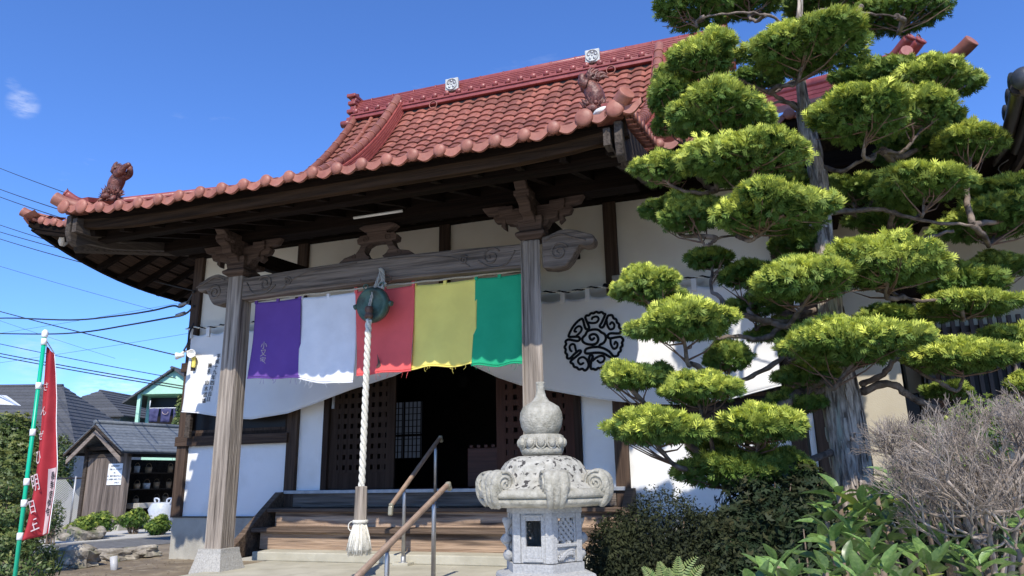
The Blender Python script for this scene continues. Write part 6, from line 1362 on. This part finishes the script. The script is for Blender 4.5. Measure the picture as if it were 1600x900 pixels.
broad('tall glossy shrub whose top leaves reach the cypress trunk',[(1310,772,3.5),(1345,790,3.4),(1290,800,3.5),(1330,830,3.3),(1300,845,3.3),(1370,775,3.7),(1385,820,3.4)],.18)
broad('glossy broad-leaved shrub at the very bottom below the bare bush',[(1345,905,2.7),(1320,880,3.0),(1380,890,2.9),(1290,895,2.9),(1410,915,2.7),(1362,862,3.1)],.16)
broad('glossy shrub behind the bare grey bush, in half shade',[(1420,750,4.1),(1400,772,4.0),(1440,790,3.9),(1460,770,4.1),(1475,850,3.4),(1430,840,3.5),(1500,870,3.2),(1450,880,3.1),(1530,885,3.1),(1395,740,4.3)],.175,nl=8)
broad('sprig of bright leaves at the lower right edge of the frame',[(1590,850,2.8),(1600,870,2.8),(1598,810,3.2)],.12,nl=7)
# ---- bare grey shrub
BS=thing('bare_shrub','dense leafless grey-brown twiggy bush at the right edge','shrub')
b=MB(); tw=MB(); q=random.Random(33)
base=atD(1560,1010,3.35)
def grow(p,d,l,r,lev):
    e=p+d*l
    mid=p+d*l*.5+Vector((q.uniform(-1,1),q.uniform(-1,1),q.uniform(-1,1)))*l*.08
    (b if lev<3 else tw).tube([p,mid,e],[r,r*.86,r*.7],5 if lev<3 else 3,False)
    if lev>=7: return
    k=3 if lev<6 else 2
    for i in range(k):
        ax=Vector((q.gauss(0,1),q.gauss(0,1),q.gauss(0,1))); ax=(ax-d*ax.dot(d)).normalized(); nd=(d+ax*q.uniform(.35,.75)+Vector((0,0,.12))).normalized()
        grow(e if i<2 else mid,nd,l*q.uniform(.66,.86),max(.0011,r*.64),lev+1)
cen=[]
for i in range(66):
    while True:
        u,v=q.uniform(-1,1),q.uniform(-1,1)
        if u*u+v*v<1: break
    x,y=1538+u*112,775+v*82+u*-26; cen.append((x,y,3.35+q.uniform(-.35,.35)))
cen+=[(1428+q.uniform(-30,20),728+q.uniform(-14,20),3.55) for i in range(6)]
main=[]
for (x,y,D) in ((1575,850,3.3),(1500,790,3.5),(1595,760,3.3),(1540,800,3.15),(1450,770,3.5)):
    c=atD(x,y,D); m=base.lerp(c,.5)+Vector((q.uniform(-.06,.06),0,-.05)); L_=catmull([base+Vector((q.uniform(-.05,.05),q.uniform(-.05,.05),0)),m,c],6); b.tube(L_,[.02-.0009*i for i in range(len(L_))],8); main+=L_[4:]
for (x,y,D) in cen:
    c=atD(x,y,D); s_=min(main,key=lambda p:(p-c).length+(.2 if p.z>c.z else 0)); b.tube(catmull([s_,s_.lerp(c,.5)+Vector((q.uniform(-.04,.04),q.uniform(-.04,.04),-.03)),c],3),.006,5)
    d0=(c-base).normalized()
    for i in range(2): grow(c,(d0+Vector((q.uniform(-.9,.4),q.uniform(-.6,.5),q.uniform(-.2,.6)))).normalized(),.085,.0048,3)
b.build('stem',M['bare'],BS,kind='stuff'); tw.build('twigs',M['bare'],BS,kind='stuff')
cloud('green_shrub','loose yellow-green shrub glimpsed through the bare grey twigs','shrub',[(1480,680,4.3,.24,.10,.2),(1560,660,4.4,.3,.16,.2),(1500,720,4.2,.2,.1,.2)],1500,.035,M['hinoki'],LEAF3,rng,(.2,.8))
# ---- left side planting
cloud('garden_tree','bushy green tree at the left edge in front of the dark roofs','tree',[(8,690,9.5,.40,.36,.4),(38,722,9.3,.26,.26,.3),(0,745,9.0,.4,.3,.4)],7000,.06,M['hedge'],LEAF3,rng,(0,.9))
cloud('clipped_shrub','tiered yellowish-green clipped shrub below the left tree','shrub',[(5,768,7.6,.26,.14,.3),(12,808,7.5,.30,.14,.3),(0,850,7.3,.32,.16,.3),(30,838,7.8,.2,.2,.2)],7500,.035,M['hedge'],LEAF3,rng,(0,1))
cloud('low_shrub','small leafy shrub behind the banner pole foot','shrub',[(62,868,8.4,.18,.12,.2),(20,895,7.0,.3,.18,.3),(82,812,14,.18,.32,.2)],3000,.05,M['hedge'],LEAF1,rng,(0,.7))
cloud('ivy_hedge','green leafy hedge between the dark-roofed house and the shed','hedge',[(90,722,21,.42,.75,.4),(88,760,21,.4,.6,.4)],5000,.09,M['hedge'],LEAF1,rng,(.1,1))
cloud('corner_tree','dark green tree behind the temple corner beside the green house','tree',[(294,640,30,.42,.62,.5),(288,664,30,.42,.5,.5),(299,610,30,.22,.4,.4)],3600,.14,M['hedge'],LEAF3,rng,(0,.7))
for (x,y,D,rx,lab) in ((150,818,15.5,.42,'low spreading juniper in front of the shed boards'),(208,812,16.5,.30,'round juniper just right of the shed corner post'),(247,822,16,.22,'small gnarled shrub in front of the plastic bag'),(130,826,15,.25,'low juniper at the left foot of the shed')):
    cloud('low_juniper',lab,'shrub',[(x,y,D,rx,.16,.3),(x+6,y-8,D,rx*.5,.14,.2)],1500,.06,M['hinoki'],LEAF3,rng,(0,.7),group='low junipers before the shed')
GR=thing('grass_tuft','tuft of long grass blades growing by the dark rock','grass')
b=MB(); q=random.Random(6)
for i in range(70):
    c=atD(q.uniform(48,92),q.uniform(880,905),8.6); a=q.uniform(0,6.28); h=q.uniform(.12,.26); s=Vector((math.cos(a),math.sin(a),0)); w=s.cross(Vector((0,0,1)))*.008
    p1=c+s*h*.3+Vector((0,0,h*.7)); p2=c+s*h*.9+Vector((0,0,h*.75)); b.add([c-w,c+w,p1+w*.8,p1-w*.8,p2],[(0,1,2,3),(3,2,4)],True)
b.build('blades',M['grass'],GR,kind='stuff')
# weeds and fallen leaves along the path
b=MB(); q=random.Random(12)
for i in range(160):
    p=atZ(q.uniform(60,330),q.uniform(862,900),.512); s=q.uniform(.012,.03); a=q.uniform(0,6); c_,s_=math.cos(a)*s,math.sin(a)*s; b.add([(p.x-c_,p.y-s_,p.z),(p.x+s_*.5,p.y-c_*.5,p.z+.006),(p.x+c_,p.y+s_,p.z),(p.x-s_*.5,p.y+c_*.5,p.z+.004)],[(0,1,2,3)])
b.build('fallen_leaves',M['shed_g'],kind='stuff')
